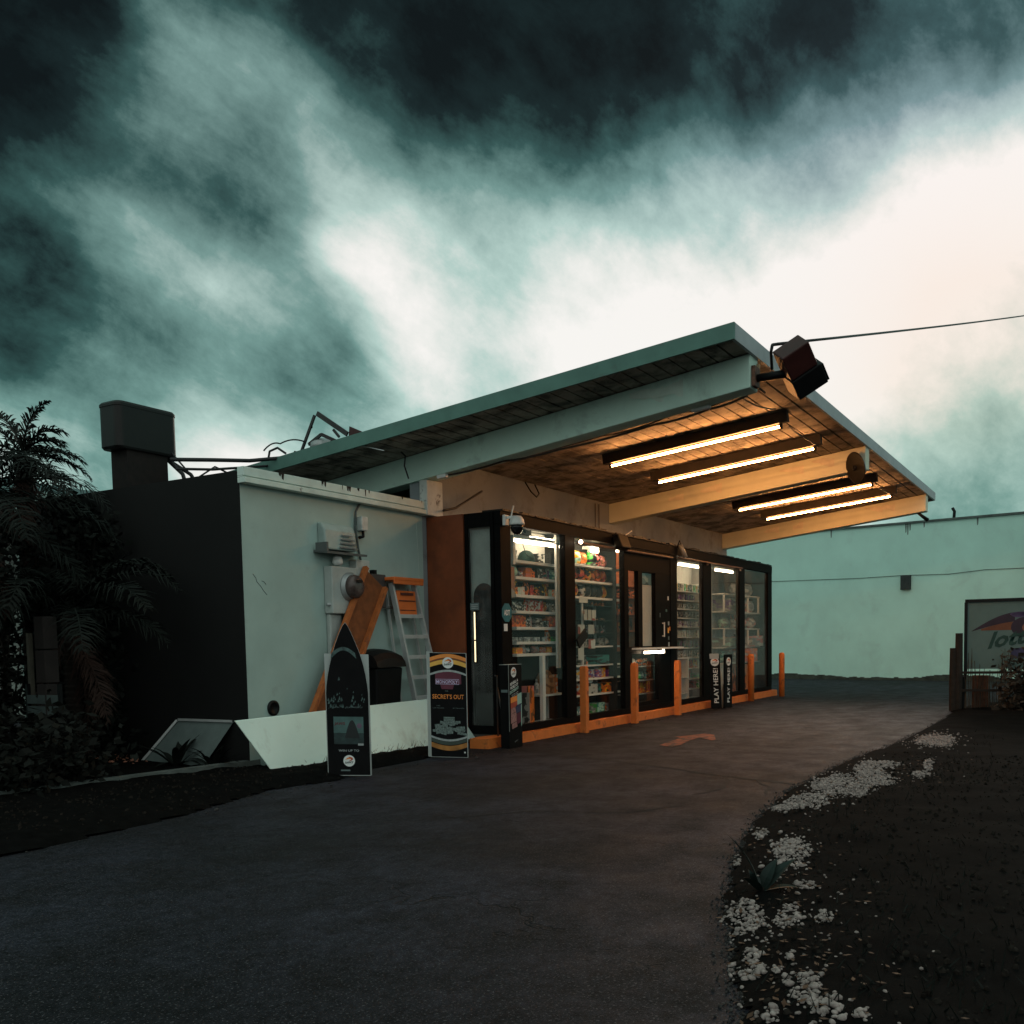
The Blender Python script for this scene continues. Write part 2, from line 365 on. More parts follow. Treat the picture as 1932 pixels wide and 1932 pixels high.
# ------------------------------------------------------------------ shared materials
M_wall = plain('painted render', (.38, .50, .465), .75, var=.10, scale=1.3, bump=.25, stain=(.29, .35, .34), stain_lim=(.58, .85))
M_white_wall = plain('pale green render', (.56, .82, .72), .8, var=.07, scale=.8, bump=.2, stain=(.47, .66, .585), stain_lim=(.55, .8), stain_scale=.9)
M_dark_wall = plain('black painted render and void', (.0034, .0034, .0034), .85, var=.3, scale=1.2, bump=.3)
M_cream = plain('cream beam paint', (.64, .64, .50), .65, var=.08, scale=1.5, bump=.15, stain=(.46, .47, .40), stain_lim=(.57, .75), stain_scale=1.8)
M_primer = plain('bare patch under peeled paint', (.66, .60, .48), .8, var=.12)
M_trim = plain('weathered pale trim', (.58, .68, .63), .6, var=.12, scale=4, stain=(.10, .10, .09), stain_lim=(.66, .74), stain_scale=5)
M_fascia_shaded = plain('shaded green roof edge metal', (.085, .185, .155), .5, var=.15, scale=3, metal=0., stain=(.07, .09, .08), stain_lim=(.6, .75))  # left roof edge, its shade put into a darker colour
M_fascia_lit = plain('lit grey roof edge metal', (.34, .35, .37), .45, var=.12, scale=3, stain=(.12, .12, .12), stain_lim=(.62, .75))  # same edging on the outer sides, brighter light put into its colour
M_plank = plain('dirty soffit boards', (.36, .31, .255), .75, var=.18, scale=2.2, stain=(.085, .072, .06), stain_lim=(.44, .62), stain_scale=2.6)
M_deck = plain('roof deck underside', (.02, .018, .016), .9)
M_roof = plain('roof felt', (.12, .13, .13), .9, var=.3, bump=.4)
M_black = plain('black frame paint', (.0045, .0045, .0048), .6, var=.3, scale=5, spec=.04)
M_black2 = plain('black plastic', (.005, .005, .0055), .5, var=.3, spec=.2)
M_orange = plain('orange masonry paint', (.62, .17, .035), .6, var=.14, scale=5, bump=.3, stain=(.13, .055, .03), stain_lim=(.56, .72), stain_scale=5)
M_orange_dk = plain('rust orange panel', (.20, .05, .016), .65, var=.2, scale=3, stain=(.10, .028, .012), stain_lim=(.5, .8))
M_rust = plain('rusted orange steel', (.21, .065, .02), .65, var=.3, scale=8, stain=(.09, .035, .02), stain_lim=(.58, .72), stain_scale=6)
M_rustred = plain('dark red metal', (.045, .010, .0085), .5, var=.3)
M_alu = plain('aluminium', (.60, .61, .61), .4, metal=.45, var=.1)
M_galv = plain('galvanised metal', (.36, .38, .38), .5, metal=.5, var=.2, scale=9)
M_greymetal = plain('painted meter grey', (.42, .45, .43), .5, var=.1)
M_white = plain('white laminate', (.74, .74, .71), .4, var=.04)
M_white_board = plain('white foam board', (.70, .86, .80), .55, var=.06, scale=1.2, stain=(.46, .52, .47), stain_lim=(.55, .8), stain_scale=2.2)
M_card = plain('cardboard edge white', (.40, .43, .42), .7, var=.05)
M_cable = plain('cable sheath', (.016, .016, .017), .5)
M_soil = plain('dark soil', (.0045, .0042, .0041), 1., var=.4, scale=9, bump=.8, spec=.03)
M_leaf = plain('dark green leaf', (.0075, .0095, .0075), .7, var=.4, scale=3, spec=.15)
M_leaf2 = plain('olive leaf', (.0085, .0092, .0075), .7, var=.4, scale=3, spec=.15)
M_deadleaf = plain('dead palm leaf', (.030, .013, .009), .8, var=.4, scale=4)
M_trunk = plain('palm trunk', (.02, .015, .012), .9, var=.4, scale=8, bump=.8)
M_glass = glass('shop window glass', veil=.006)
M_glass_veiled = glass('veiled window glass', veil=.08)  # stronger pale diffuse layer paints reflection haze into these panes
M_shelf_in = plain('shelf white metal', (.82, .81, .77), .4, var=.05)
M_back = plain('dark shelf back', (.010, .0095, .009), .7)
M_inwall = plain('pale inside wall', (.50, .49, .46), .7, var=.06)
M_kraft = plain('kraft paper', (.42, .22, .11), .8, var=.15)
M_tube = emit('warm fluorescent tube', (1.0, .41, .125), 128.0)
M_tube_in = emit('shop fluorescent tube', (1.0, .76, .50), 23.0)
M_led = emit('led strip glow', (1.0, .78, .42), 1.6)
M_print_white = plain('white print', (.72, .73, .72), .5, var=.02)
M_print_dim = plain('dim grey print', (.12, .16, .16), .5, var=.1)
M_print_teal = plain('teal print', (.07, .16, .15), .5, var=.3, scale=14)
M_print_red = plain('red print', (.40, .07, .04), .5)
M_print_orange = plain('orange print', (.80, .26, .05), .5, var=.1)
M_print_yellow = plain('yellow print', (.78, .42, .08), .5, var=.1)
M_print_magenta = plain('magenta print', (.11, .02, .04), .5, var=.25, scale=3)
M_print_violet = plain('violet print', (.58, .52, .74), .5)
M_print_black = plain('glossy black print', (.0055, .0055, .006), .55, spec=.08)
M_print_grey = plain('silver print', (.33, .36, .36), .4, var=.25, scale=20)
M_print_money = plain('grey green banknote print', (.13, .17, .16), .5, var=.6, scale=45)

# asphalt
b = NB('worn asphalt')
pos = b.pos()
big = b.noise(.45, 5, .6); mid = b.noise(2.2, 6, .65); fine = b.noise(90, 3, .7); grit = b.noise(260, 2, .6)
c0 = b.mix(b.remap(big, .38, .62), (.0115, .0122, .0200), (.0500, .0510, .0800))
c1 = b.mix(b.remap(mid, .45, .72), c0, (.0065, .0062, .0078))
patchy = b.noise(14, 6, .75)
c1 = b.mix(b.remap(patchy, .38, .64), b.mix(.7, c1, (.004, .004, .0045)), b.mix(.30, c1, (.06, .055, .062)))
c2 = b.mix(b.remap(fine, .40, .60), b.mix(.7, c1, (.003, .003, .0032)), c1)
c2 = b.mix(b.remap(b.noise(70, 2, .5), .60, .68), c2, b.mix(.5, c1, (.14, .13, .14)))
vo = b.new('ShaderNodeTexVoronoi', feature='DISTANCE_TO_EDGE'); vo.inputs['Scale'].default_value = .62
wv_ = b.new('ShaderNodeTexNoise'); b.l.new(pos, wv_.inputs['Vector']); wv_.inputs['Scale'].default_value = 2.4; wv_.inputs['Detail'].default_value = 6
ad = b.new('ShaderNodeVectorMath', operation='ADD'); b.l.new(pos, ad.inputs[0])
sc_ = b.new('ShaderNodeVectorMath', operation='SCALE'); b.l.new(wv_.outputs['Color'], sc_.inputs[0]); sc_.inputs['Scale'].default_value = .9
b.l.new(sc_.outputs[0], ad.inputs[1]); b.l.new(ad.outputs[0], vo.inputs['Vector'])
crk = b.math('MULTIPLY', b.remap(vo.outputs['Distance'], .002, .011, 1, 0), b.remap(b.noise(.5, 3), .5, .62))
c3 = b.mix(b.math('MULTIPLY', crk, .85), c2, (.006, .006, .006))
oil = b.math('MAXIMUM', b.remap(b.noise(1.3, 4, .5, dist=.8), .64, .74), b.math('MULTIPLY', b.remap(b.noise(1.0, 5, .6, vec=b.stretch(pos, (.10, 1.1, 1.))), .55, .68), .6))
c4 = b.mix(b.math('MULTIPLY', oil, .55), c3, (.010, .009, .009))
b.col(c4)
b.set(Roughness=b.remap(mid, .3, .7, .6, .8), Specular_IOR_Level=.10)
hh = b.math('SUBTRACT', b.math('ADD', b.math('MULTIPLY', fine, .6), b.math('MULTIPLY', grit, .4)), b.math('MULTIPLY', crk, 1.5))
b.bump(hh, .55, .012)
M_asphalt = b.m

# ------------------------------------------------------------------ ground
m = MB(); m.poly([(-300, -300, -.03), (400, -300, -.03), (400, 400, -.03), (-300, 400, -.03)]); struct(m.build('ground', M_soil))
LOT = MB()
LOT.poly([(-30, -40, 0), (70, -40, 0), (70, 50, 0), (-30, 50, 0)])
lot = struct(LOT.build('asphalt_lot', M_asphalt))
def strip(name, pts, wd, mat, parent, z=.004, seed=1):
    rnd = random.Random(seed); m = MB(); L = []; Rr = []; P = []
    for a, q in zip(pts, pts[1:]):
        a, q = Vector((*a, z)), Vector((*q, z)); n = max(3, int((q - a).length / .10))
        t = (q - a).normalized(); nrm = Vector((-t.y, t.x, 0))
        for i in range(n):
            p = a.lerp(q, i / n) + nrm * rnd.uniform(-.018, .018); ww = wd * rnd.uniform(.35, 1.25); P.append((p - nrm * ww / 2, p + nrm * ww / 2))
    for (a, b_), (c_, d_) in zip(P, P[1:]): m.poly([a, b_, d_, c_])
    return m.build(name, mat, parent)
M_crack = plain('crack filler', (.008, .008, .008), .9)
strip('crack', [(12.2, 7.25), (11.8, 6.4), (11.35, 5.3), (11.0, 4.5), (10.6, 3.75), (10.33, 3.1), (10.2, 2.62)], .055, M_crack, lot, seed=3)
strip('crack', [(10.55, 3.6), (10.15, 3.4), (9.6, 3.3), (9.0, 3.45)], .03, M_crack, lot, seed=4)
strip('crack', [(10.4, 3.2), (9.9, 2.9), (9.3, 2.75)], .03, M_crack, lot, seed=5)
strip('crack', [(7.0, 4.9), (7.6, 4.4), (7.9, 3.6), (8.6, 3.2)], .022, M_crack, lot, seed=6)
M_mark = plain('worn orange road paint', (.20, .052, .022), .8, var=.35, scale=6, stain=(.022, .018, .018), stain_lim=(.46, .58), stain_scale=7)
m = MB()
z = .006
for P in ([(13.3, 5.52), (13.22, 5.27), (13.55, 5.26), (14.2, 5.37), (14.42, 5.62), (14.25, 5.62)],
          [(14.42, 5.62), (14.2, 5.37), (14.62, 5.38), (14.45, 5.62)],
          [(14.45, 5.62), (14.62, 5.38), (14.3, 5.06), (14.42, 5.04), (15.2, 5.34), (15.3, 5.53), (14.62, 5.80)]):
    m.poly([(x, y, z) for x, y in P])
m.build('painted_arrow', M_mark, lot)

def mound(name, outline, h, mat, res=.16, seed=2):
    """bed of soil with an uneven surface inside a polygon"""
    rnd = random.Random(seed); from mathutils import noise as mn
    xs_ = [p[0] for p in outline]; ys_ = [p[1] for p in outline]
    def inside(x, y):
        r = False; j = len(outline) - 1
        for i in range(len(outline)):
            (xi, yi), (xj, yj) = outline[i], outline[j]
            if (yi > y) != (yj > y) and x < (xj - xi) * (y - yi) / (yj - yi) + xi: r = not r
            j = i
        return r
    def ed(x, y):
        best = 9
        for i in range(len(outline)):
            a, q = Vector(outline[i]), Vector(outline[(i + 1) % len(outline)]); p = Vector((x, y)); ab = q - a
            t = max(0, min(1, (p - a).dot(ab) / ab.dot(ab))); best = min(best, (a + ab * t - p).length)
        return best
    m = MB(); V = {}
    nx_ = int((max(xs_) - min(xs_)) / res) + 2; ny_ = int((max(ys_) - min(ys_)) / res) + 2
    def vert(i, j):
        if (i, j) not in V:
            x, y = min(xs_) + i * res, min(ys_) + j * res; x += .3 * res * mn.noise(Vector((x * 2, y * 2, 5))); 
            e = ed(x, y) if inside(x, y) else 0
            zz_ = (.012 + h * min(1, e / .35)) * (1 if e > 0 else 0) + (.035 * mn.noise(Vector((x * 1.7, y * 1.7, seed))) + .02 * mn.noise(Vector((x * 6, y * 6, seed)))) * min(1, e / .3) - (.02 if e == 0 else 0)
            V[i, j] = m.bm.verts.new((x, y, zz_))
        return V[i, j]
    for i in range(nx_):
        for j in range(ny_):
            x, y = min(xs_) + (i + .5) * res, min(ys_) + (j + .5) * res
            if inside(x, y): m.face([vert(i, j), vert(i + 1, j), vert(i + 1, j + 1), vert(i, j + 1)])
    return struct(m.build(name, mat, smooth=True))
BED = [(2.2, .55), (3.65, 1.2), (4.5, 1.52), (5.4, 1.86), (6.9, 2.26), (8.2, 2.50), (9.9, 2.68), (12, 2.70), (15, 2.5), (19, 2.45), (22.2, 2.62), (24.5, 2.3), (25, -2), (18, -4), (8, -4), (2, -2.5)]
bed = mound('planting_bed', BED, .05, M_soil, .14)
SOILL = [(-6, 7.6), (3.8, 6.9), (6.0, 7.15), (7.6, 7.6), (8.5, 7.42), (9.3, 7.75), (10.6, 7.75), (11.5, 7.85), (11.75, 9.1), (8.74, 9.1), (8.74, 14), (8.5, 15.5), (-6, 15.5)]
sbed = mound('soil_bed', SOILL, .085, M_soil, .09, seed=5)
m = MB(); m.bar((2.0, 9.9, .06), (8.9, 9.12, .06), .12, .14); struct(m.build('kerb_strip', plain('mossy concrete', (.09, .105, .10), .9, var=.3, bump=.5)))

# ------------------------------------------------------------------ shop building
B = thing('shop_building', (12.65, 9.3, 0), 'low flat roofed shop with pale green walls and an upswept canopy over its glass front', 'building')
ZB = lambda y: 4.06 + .10 * (9.08 - y)          # underside of the beams
ZS = lambda y: ZB(y) + .42                       # soffit
wl = MB().box(8.74, 12.5, 9.08, 9.28, 0, 3.56).build('annex_wall', M_wall, B)
cr_ = MB()
for pts in ([(8.90, 2.45), (8.95, 2.40), (8.96, 2.36), (9.03, 2.30), (9.07, 2.25), (9.13, 2.20)], [(9.05, 2.37), (9.09, 2.36), (9.12, 2.33)]):
    cr_.tube([(x, 9.079, z_) for x, z_ in pts], .004, 4)
cr_.build('crack', plain('render crack', (.09, .10, .10), .9), wl)
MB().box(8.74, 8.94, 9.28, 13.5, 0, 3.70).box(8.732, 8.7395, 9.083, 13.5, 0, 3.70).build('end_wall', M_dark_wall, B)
fa = MB(); fa.box(8.70, 12.82, 8.97, 9.078, 3.625, 3.735); fa.box(8.70, 12.82, 8.99, 9.078, 3.605, 3.6245); fa.box(8.70, 12.82, 8.945, 9.078, 3.54, 3.6045)
fa.build('annex_fascia', M_trim, B, bevel=.006)
dr = MB(); rnd = random.Random(11)
for x in [9.3, 10.1, 10.55, 10.7, 10.86, 11.0, 11.05, 11.9, 12.3, 12.55]:
    for k in range(rnd.randint(1, 3)):
        xx = x + rnd.uniform(-.06, .06); ww = rnd.uniform(.015, .06); h = rnd.uniform(.03, .10)
        dr.poly([(xx, 8.968, 3.737), (xx + ww, 8.968, 3.737), (xx + ww * .7, 8.968, 3.737 - h), (xx + ww * .2, 8.968, 3.737 - h * .8)])
stuff(dr.build('peeled_paint', plain('bare rusted edge', (.03, .02, .017), .9), B))
MB().box(8.94, 12.5, 9.28, 13.5, 3.56, 3.66).build('annex_roof', M_roof, B)
MB().box(12.5, 26.96, 9.08, 9.3, 0, 4.47).build('main_wall', plain('pink grey render', (.26, .285, .30), .8, var=.1, scale=1.5, stain=(.16, .155, .15), stain_lim=(.52, .75), bump=.2), B)
MB().box(10.9, 26.9, 12.3, 12.45, 3.66, 4.16).build('void_backing', M_dark_wall, B)  # black sheet standing in for the shaded void under the roof
MB().box(26.74, 26.96, 9.3, 14, 0, 4.2).build('side_wall', M_wall, B)
MB().box(8.74, 26.96, 13.5, 13.7, 0, 3.9).build('rear_wall', M_wall, B)
pl_ = MB().box(12.44, 12.86, 8.93, 9.075, 3.53, 4.07); pl_.build('pillar', plain('flaking pillar paint', (.62, .64, .6), .8, var=.1, stain=(.2, .19, .17), stain_lim=(.56, .66), stain_scale=7), B, bevel=.01)
for xa, xb in ((12.42, 12.02), (19.25, 18.88), (26.55, 26.03)):
    k = (xa - xb) / (9.08 - 3.75); y1 = 12.2 if xa < 13 else 9.075; xe = xa + k * (y1 - 9.08)
    m = MB(); wd = .32
    m.hexa([(xb, 3.75, ZB(3.75)), (xb + wd, 3.75, ZB(3.75)), (xe + wd, y1, ZB(y1)), (xe, y1, ZB(y1)),
            (xb, 3.75, ZS(3.75) - .012), (xb + wd, 3.75, ZS(3.75) - .012), (xe + wd, y1, ZS(y1) - .012), (xe, y1, ZS(y1) - .012)])
    bm_ = m.build('beam', plain('sky tinted beam paint', (.60, .80, .70), .65, var=.08, scale=1.5, bump=.15, stain=(.33, .45, .40), stain_lim=(.54, .75), stain_scale=1.5) if xa < 13 else M_cream, B, bevel=.012)  # foremost beam greener: teal sky light put into its colour
    # flakes where the paint has come off the near face
    f = MB(); rnd = random.Random(int(xa * 10))
    for q in range(3 if xa < 13 else 4):
        y = rnd.uniform(4.0, 5.0) if q < 2 else rnd.uniform(4.6, 7.5); xx = xb + k * (y - 3.75) - .004
        cz = ZB(y) + .27 - q * .02; w_ = rnd.uniform(.22, .5); h_ = rnd.uniform(.05, .1); n = 40
        f.poly([(xx - k * .0, y + w_ * math.cos(a) * (1 + .22 * math.sin(2 * a + q) + .12 * math.sin(5 * a + 2 * q)), min(ZS(y) - .03, max(ZB(y) + .03, cz + h_ * math.sin(a) * (1 + .3 * math.sin(3 * a + q) + .15 * math.sin(7 * a))))) for a in [2 * math.pi * i / n for i in range(n)]])
    stuff(f.build('peeled_patch', plain('grey patch under peeled paint', (.62, .74, .65), .8, var=.12) if xa < 13 else M_primer, bm_))
X0, X1, YO, YI = 11.36, 27.28, 3.77, 13.4
def slab(m, x0, x1, y0, y1, a, c):
    m.hexa([(x0, y0, ZS(y0) + a), (x1, y0, ZS(y0) + a), (x1, y1, ZS(y1) + a), (x0, y1, ZS(y1) + a),
            (x0, y0, ZS(y0) + c), (x1, y0, ZS(y0) + c), (x1, y1, ZS(y1) + c), (x0, y1, ZS(y1) + c)]); return m
sf = slab(MB(), X0, X1, YO, YI, .024, .05).build('soffit', M_deck, B)
slab(MB(), X0 - .02, X1 + .02, YO - .02, YI, .0505, .135).build('canopy_roof', M_roof, B)
PW = .205; p0 = slab(MB(), X0, X1, YO, YO + PW - .024, 0, .02).build('plank', M_plank, sf)
rnd = random.Random(4)
for i in range(1, int((YI - YO) / PW)):
    q = p0.copy(); COL.objects.link(q); q.parent = sf
    q.location = (rnd.uniform(-.01, .01), i * PW, -.10 * i * PW + rnd.uniform(-.004, .002))
m = slab(MB(), X0 - .06, X0 - .021, YO - .06, YI, -.03, .16); m.build('roof_fascia', M_fascia_shaded, B)
m = slab(MB(), X0 - .02, X1 + .03, YO - .06, YO - .021, -.03, .16); m.build('roof_fascia', M_fascia_lit, B)
m = slab(MB(), X1 + .021, X1 + .06, YO - .021, YI, -.03, .16); m.build('roof_fascia', M_fascia_lit, B)
# broken board hanging under the eave
MB().bar((11.42, 9.5, 4.50), (11.5, 9.0, 4.36), .04, .012).build('loose_trim', M_alu, B)

# glass front -----------------------------------------------------------------
YG = 7.80
k_ = MB(); rnd = random.Random(9); n = 60
top = [(12.0 + 14.85 * i / n, 7.64 + rnd.uniform(-.012, .012), .15 + rnd.uniform(-.012, .006)) for i in range(n + 1)]
for a, q in zip(top, top[1:]):
    k_.hexa([(a[0], a[1] - .012, -.01), (q[0], q[1] - .012, -.01), (q[0], 7.95, -.01), (a[0], 7.95, -.01), (a[0], a[1], a[2]), (q[0], q[1], q[2]), (q[0], 7.95, q[2]), (a[0], 7.95, a[2])])
bmesh.ops.remove_doubles(k_.bm, verts=k_.bm.verts, dist=.0005)
struct(k_.build('kerb', M_orange))
fr = MB(); fr.box(12.65, 26.79, YG - .05, YG + .07, 3.33, 3.52); fr.box(12.65, 26.79, YG - .04, YG + .06, .152, .26)
front = fr.build('shop_front', M_black, B, bevel=.006)
MULL = [(12.65, 12.95), (14.72, 15.08), (17.10, 17.27), (19.42, 19.76), (21.40, 21.94), (24.0, 24.42), (26.42, 26.79)]
for a, q in MULL: MB().box(a, q, YG - .045, YG + .065, .262, 3.328).build('mullion', M_black, front, bevel=.006)
for i, ((_, a), (q, _2)) in enumerate(zip(MULL, MULL[1:])):
    if i == 2: continue
    MB().box(a + .002, q - .002, YG, YG + .008, .262, 3.328).build('pane', M_glass if i < 2 else M_glass_veiled, front)
rg = MB()                                               # ragged edge of the felt over the header
rnd = random.Random(3)
for i in range(70):
    x = 12.7 + 14.0 * i / 70; rg.box(x, x + .2, YG - .06 - rnd.uniform(0, .02), YG + .3, 3.522, 3.53 + rnd.uniform(.0, .035))
rg.build('header_flashing', M_black2, B)
MB().box(12.66, 26.78, 7.88, 9.078, 3.44, 3.50).build('kiosk_ceiling', M_inwall, B)
MB().box(12.66, 26.78, 7.96, 9.078, .02, .16).build('kiosk_floor', plain('worn floor', (.10, .095, .09), .7), B)
MB().box(26.73, 26.79, 7.88, 9.075, .16, 3.435).build('kiosk_end', M_black, B)
sd = MB()
sd.box(12.63, 12.70, 7.872, 7.93, .152, 3.515); sd.box(12.63, 12.70, 8.33, 8.39, .152, 3.515); sd.box(12.63, 12.70, 7.932, 8.328, 3.30, 3.515); sd.box(12.63, 12.70, 7.932, 8.328, .152, .28)
side = sd.build('side_frame', M_black, B, bevel=.004)
MB().box(12.66, 12.668, 7.932, 8.328, .282, 3.298).build('pane', M_glass_veiled, side)
MB().box(12.60, 12.68, 8.392, 9.075, .0, 3.515).build('side_panel', M_orange_dk, B, bevel=.006)
MB().box(12.75, 12.78, 7.90, 8.36, 1.6, 3.28).build('blind_panel', plain('grey green sheet', (.42, .46, .44), .6, var=.06), side)
# serving bay with the black door
D = MB(); y0, y1 = YG - .035, YG + .05
for x0, x1, z0, z1 in ((17.272, 19.418, 2.90, 3.326), (17.272, 17.31, 1.43, 2.898), (17.77, 17.97, 1.43, 2.898), (18.63, 19.418, 1.43, 2.898), (17.272, 19.418, 1.29, 1.428),
                       (17.272, 17.45, .262, 1.288), (18.76, 19.418, .262, 1.288), (17.452, 18.758, .262, .34)):
    D.box(x0, x1, y0, y1, z0, z1)
door = D.build('door', M_black, B)
for x0, x1, z0, z1 in ((17.312, 17.768, 1.43, 2.898), (17.972, 18.628, 1.43, 2.898), (17.452, 18.758, .342, 1.288)):
    MB().box(x0, x1, YG + .005, YG + .012, z0, z1).build('pane', M_glass, door)
MB().box(17.96, 18.64, YG + .055, YG + .07, 1.44, 2.66).build('blind', plain('cream blind', (.60, .55, .50), .7, var=.05), door)
MB().box(17.975, 18.62, YG + .053, YG + .054, 2.67, 2.89).build('poster', printed('poster print', (.55, .62, .58), (.03, .03, .03), (.2, .3, .3), 1), door)
h_ = MB(); h_.tube([(18.98, y0 - .045, 1.62), (18.98, y0 - .045, 1.92)], .014); h_.box(18.97, 18.99, y0 - .045, y0, 1.63, 1.65); h_.box(18.97, 18.99, y0 - .045, y0, 1.89, 1.91)
h_.build('handle', M_white, door)
led = MB(); led.box(17.40, 19.66, YG - .24, YG - .052, 1.375, 1.41); led.build('counter_ledge', M_white, B, bevel=.004)
st = [(18.86, 2.02, .03, .09, M_print_dim), (19.30, 2.38, .06, .08, M_print_white), (19.20, 2.14, .08, .05, M_print_teal), (19.32, 1.86, .07, .08, M_print_grey),
      (19.30, 1.70, .06, .11, M_print_yellow), (19.38, 1.75, .05, .08, M_print_orange), (19.32, 1.56, .06, .07, M_print_dim), (19.33, 1.42, .07, .09, M_print_grey)]
for x, z_, w_, h__, mt in st:
    MB().box(x - w_ / 2, x + w_ / 2, y0 - .004, y0 - .001, z_, z_ + h__).build('sticker', mt, door)
rl = MB(); rl.tube([(15.1, YG - .085, 3.235), (19.44, YG - .085, 3.262)], .022); rl.tube([(19.78, YG - .085, 3.29), (24.1, YG - .085, 3.31)], .018)
for x in (15.3, 17.18, 19.3, 21.6, 24.0): rl.box(x - .02, x + .02, YG - .085, YG - .05, 3.24, 3.30)
rl.build('awning_rail', plain('brown rail', (.13, .085, .07), .5), B)
# inside walls of the serving bay
MB().box(17.25, 20.33, 8.86, 8.90, .17, 3.43).build('orange_partition', plain('orange inside wall', (.50, .14, .04), .7, var=.15), B)
for x in (15.4 - .18, 17.42 - .22, 20.34, 22.57):
    MB().box(x, x + .03, 7.98, 8.84, .17, 3.43).build('partition', M_back if x < 21 else M_inwall, B)

# ------------------------------------------------------------------ canopy lights
def fixture(x, ya, yb, label):
    zc = (ZB(ya) + ZB(yb)) / 2 + .20; t = thing('fluorescent_fixture', (x, (ya + yb) / 2, zc), label, 'light fixture', 'tube lights under the canopy')
    L = abs(ya - yb); a = Vector((x, ya, ZB(ya) + .20)); c_ = Vector((x, yb, ZB(yb) + .20)); d = (c_ - a).normalized()
    nrm = Vector((0, .0995, .995)); 
    MB().bar(a - d * .12 + nrm * .13, c_ + d * .12 + nrm * .13, .11, .17, nrm).build('housing', plain('dark rusty housing', (.028, .022, .018), .6, var=.4), t)
    MB().tube([a, c_], .017, 10).build('tube', M_tube, t, smooth=True)
    for p, s in ((a, -1), (c_, 1)): MB().bar(p + d * s * .005 - nrm * .035, p + d * s * .005 + nrm * .06, .05, .04, d).build('lamp_holder', M_black2, t)
    return t
fixture(15.15, 7.09, 4.25, 'long tube light under the canopy beside the foremost beam')
fixture(17.22, 7.10, 4.25, 'long tube light under the canopy close to the middle beam, on its near side')
fixture(21.95, 7.11, 4.23, 'long tube light just past the middle beam behind the round dish')
fixture(24.03, 7.09, 4.20, 'long tube light under the canopy beside the last beam')

# ------------------------------------------------------------------ bollards
def bollard(x, w_, square, label):
    if square:
        m = MB(); m.box(-w_ / 2, w_ / 2, -w_ / 2, w_ / 2, -.02, 1.10); m.box(-w_ / 2 + .008, w_ / 2 - .008, -w_ / 2 + .008, w_ / 2 - .008, 1.1005, 1.13)
        o = m.build('bollard', M_orange, bevel=.006)
    else:
        o = MB().lathe([(w_ / 2, -.02), (w_ / 2, 1.12), (w_ * .44, 1.155), (w_ * .25, 1.175), (.005, 1.18)], n=20).build('bollard', M_orange, smooth=True)
    o.location = (x, 7.50, 0); o['group'] = 'orange bollards along the kerb'
    return tag(o, label, 'bollard')
b1_ = bollard(14.86, .115, True, 'square orange bollard at the post between the first two shop windows')
def bcopy(x, label): o = b1_.copy(); COL.objects.link(o); o.location = (x, 7.50, 0); o['label'] = label
bcopy(16.95, 'square orange bollard on the near side of the black serving door')
bcopy(19.14, 'square orange bollard on the far side of the black serving door')
o = bollard(24.1, .15, False, 'round orange bollard between the PLAY HERE boards and the end bay')
q = o.copy(); COL.objects.link(q); q.location = (26.35, 7.36, 0); q['label'] = 'round orange bollard at the far corner of the shop, against the pale wall'

# ------------------------------------------------------------------ things along the pale side wall
# white board lying against the wall
m = MB(); A_ = [(8.80, 8.80, .075), (12.95, 8.68, .06), (12.55, 8.80, .62), (12.35, 9.02, .71), (8.44, 9.03, .66)]
A_ = [(8.38, 8.38, .09), (12.66, 8.30, .09), (12.36, 8.60, .735), (8.07, 8.62, .69)]
m.prism(A_, (0, -.02, -.008)); tag(m.build('white_board', M_white_board, org=(10.6, 8.8, .05)), 'long blank white board lying slanted along the foot of the pale wall', 'board')
# rusty channel
T = thing('steel_channel', (9.6, 8.88, 0), 'orange rusty steel channel leaning against the wall over the electric meter', 'steel beam')
a_, c_ = Vector((9.50, 8.86, .03)), Vector((11.08, 8.93, 2.50))
MB().bar(a_, c_, .52, .03, (0, 1, 0)).build('web', M_rust, T, bevel=.004)
d_ = (c_ - a_).normalized(); s_ = d_.cross(Vector((0, 1, 0))).normalized()
for sg in (-1, 1):
    MB().bar(a_ + s_ * sg * .25 + Vector((0, -.045, 0)), c_ + s_ * sg * .25 + Vector((0, -.045, 0)), .06, .07, (0, 1, 0)).build('flange', plain('bright orange flange', (.40, .115, .03), .6, var=.25, scale=9, stain=(.15, .05, .03), stain_lim=(.56, .7), stain_scale=6), T)
# black bin
T = thing('wheeled_bin', (11.05, 8.86, 0), 'black rounded bin standing against the wall behind the ladder', 'bin')
m = MB(); m.hexa([(10.88, 8.76, .1), (11.34, 8.76, .1), (11.34, 9.02, .1), (10.88, 9.02, .1), (10.82, 8.70, 1.22), (11.42, 8.70, 1.22), (11.42, 9.05, 1.22), (10.82, 9.05, 1.22)])
m.build('body', M_black2, T, bevel=.03)
m = MB(); pr = [(8.66, 1.225), (8.68, 1.30), (8.74, 1.38), (8.86, 1.43), (9.0, 1.44), (9.06, 1.40), (9.06, 1.225)]
P_ = [(10.79 + .66 * i / 8, .055 * math.sin(math.pi * i / 8)) for i in range(9)]
for (xa, ha), (xb, hb) in zip(P_, P_[1:]):
    for (ya, za), (yb, zb) in zip(pr, pr[1:]):
        f = lambda z_, h: z_ + (h if z_ > 1.23 else 0)
        m.poly([(xa, ya, f(za, ha)), (xb, ya, f(za, hb)), (xb, yb, f(zb, hb)), (xa, yb, f(zb, ha))])
for xx in (10.79, 11.45): m.poly([(xx, y, z_) for y, z_ in pr])
m.build('lid', M_black2, T, smooth=False)
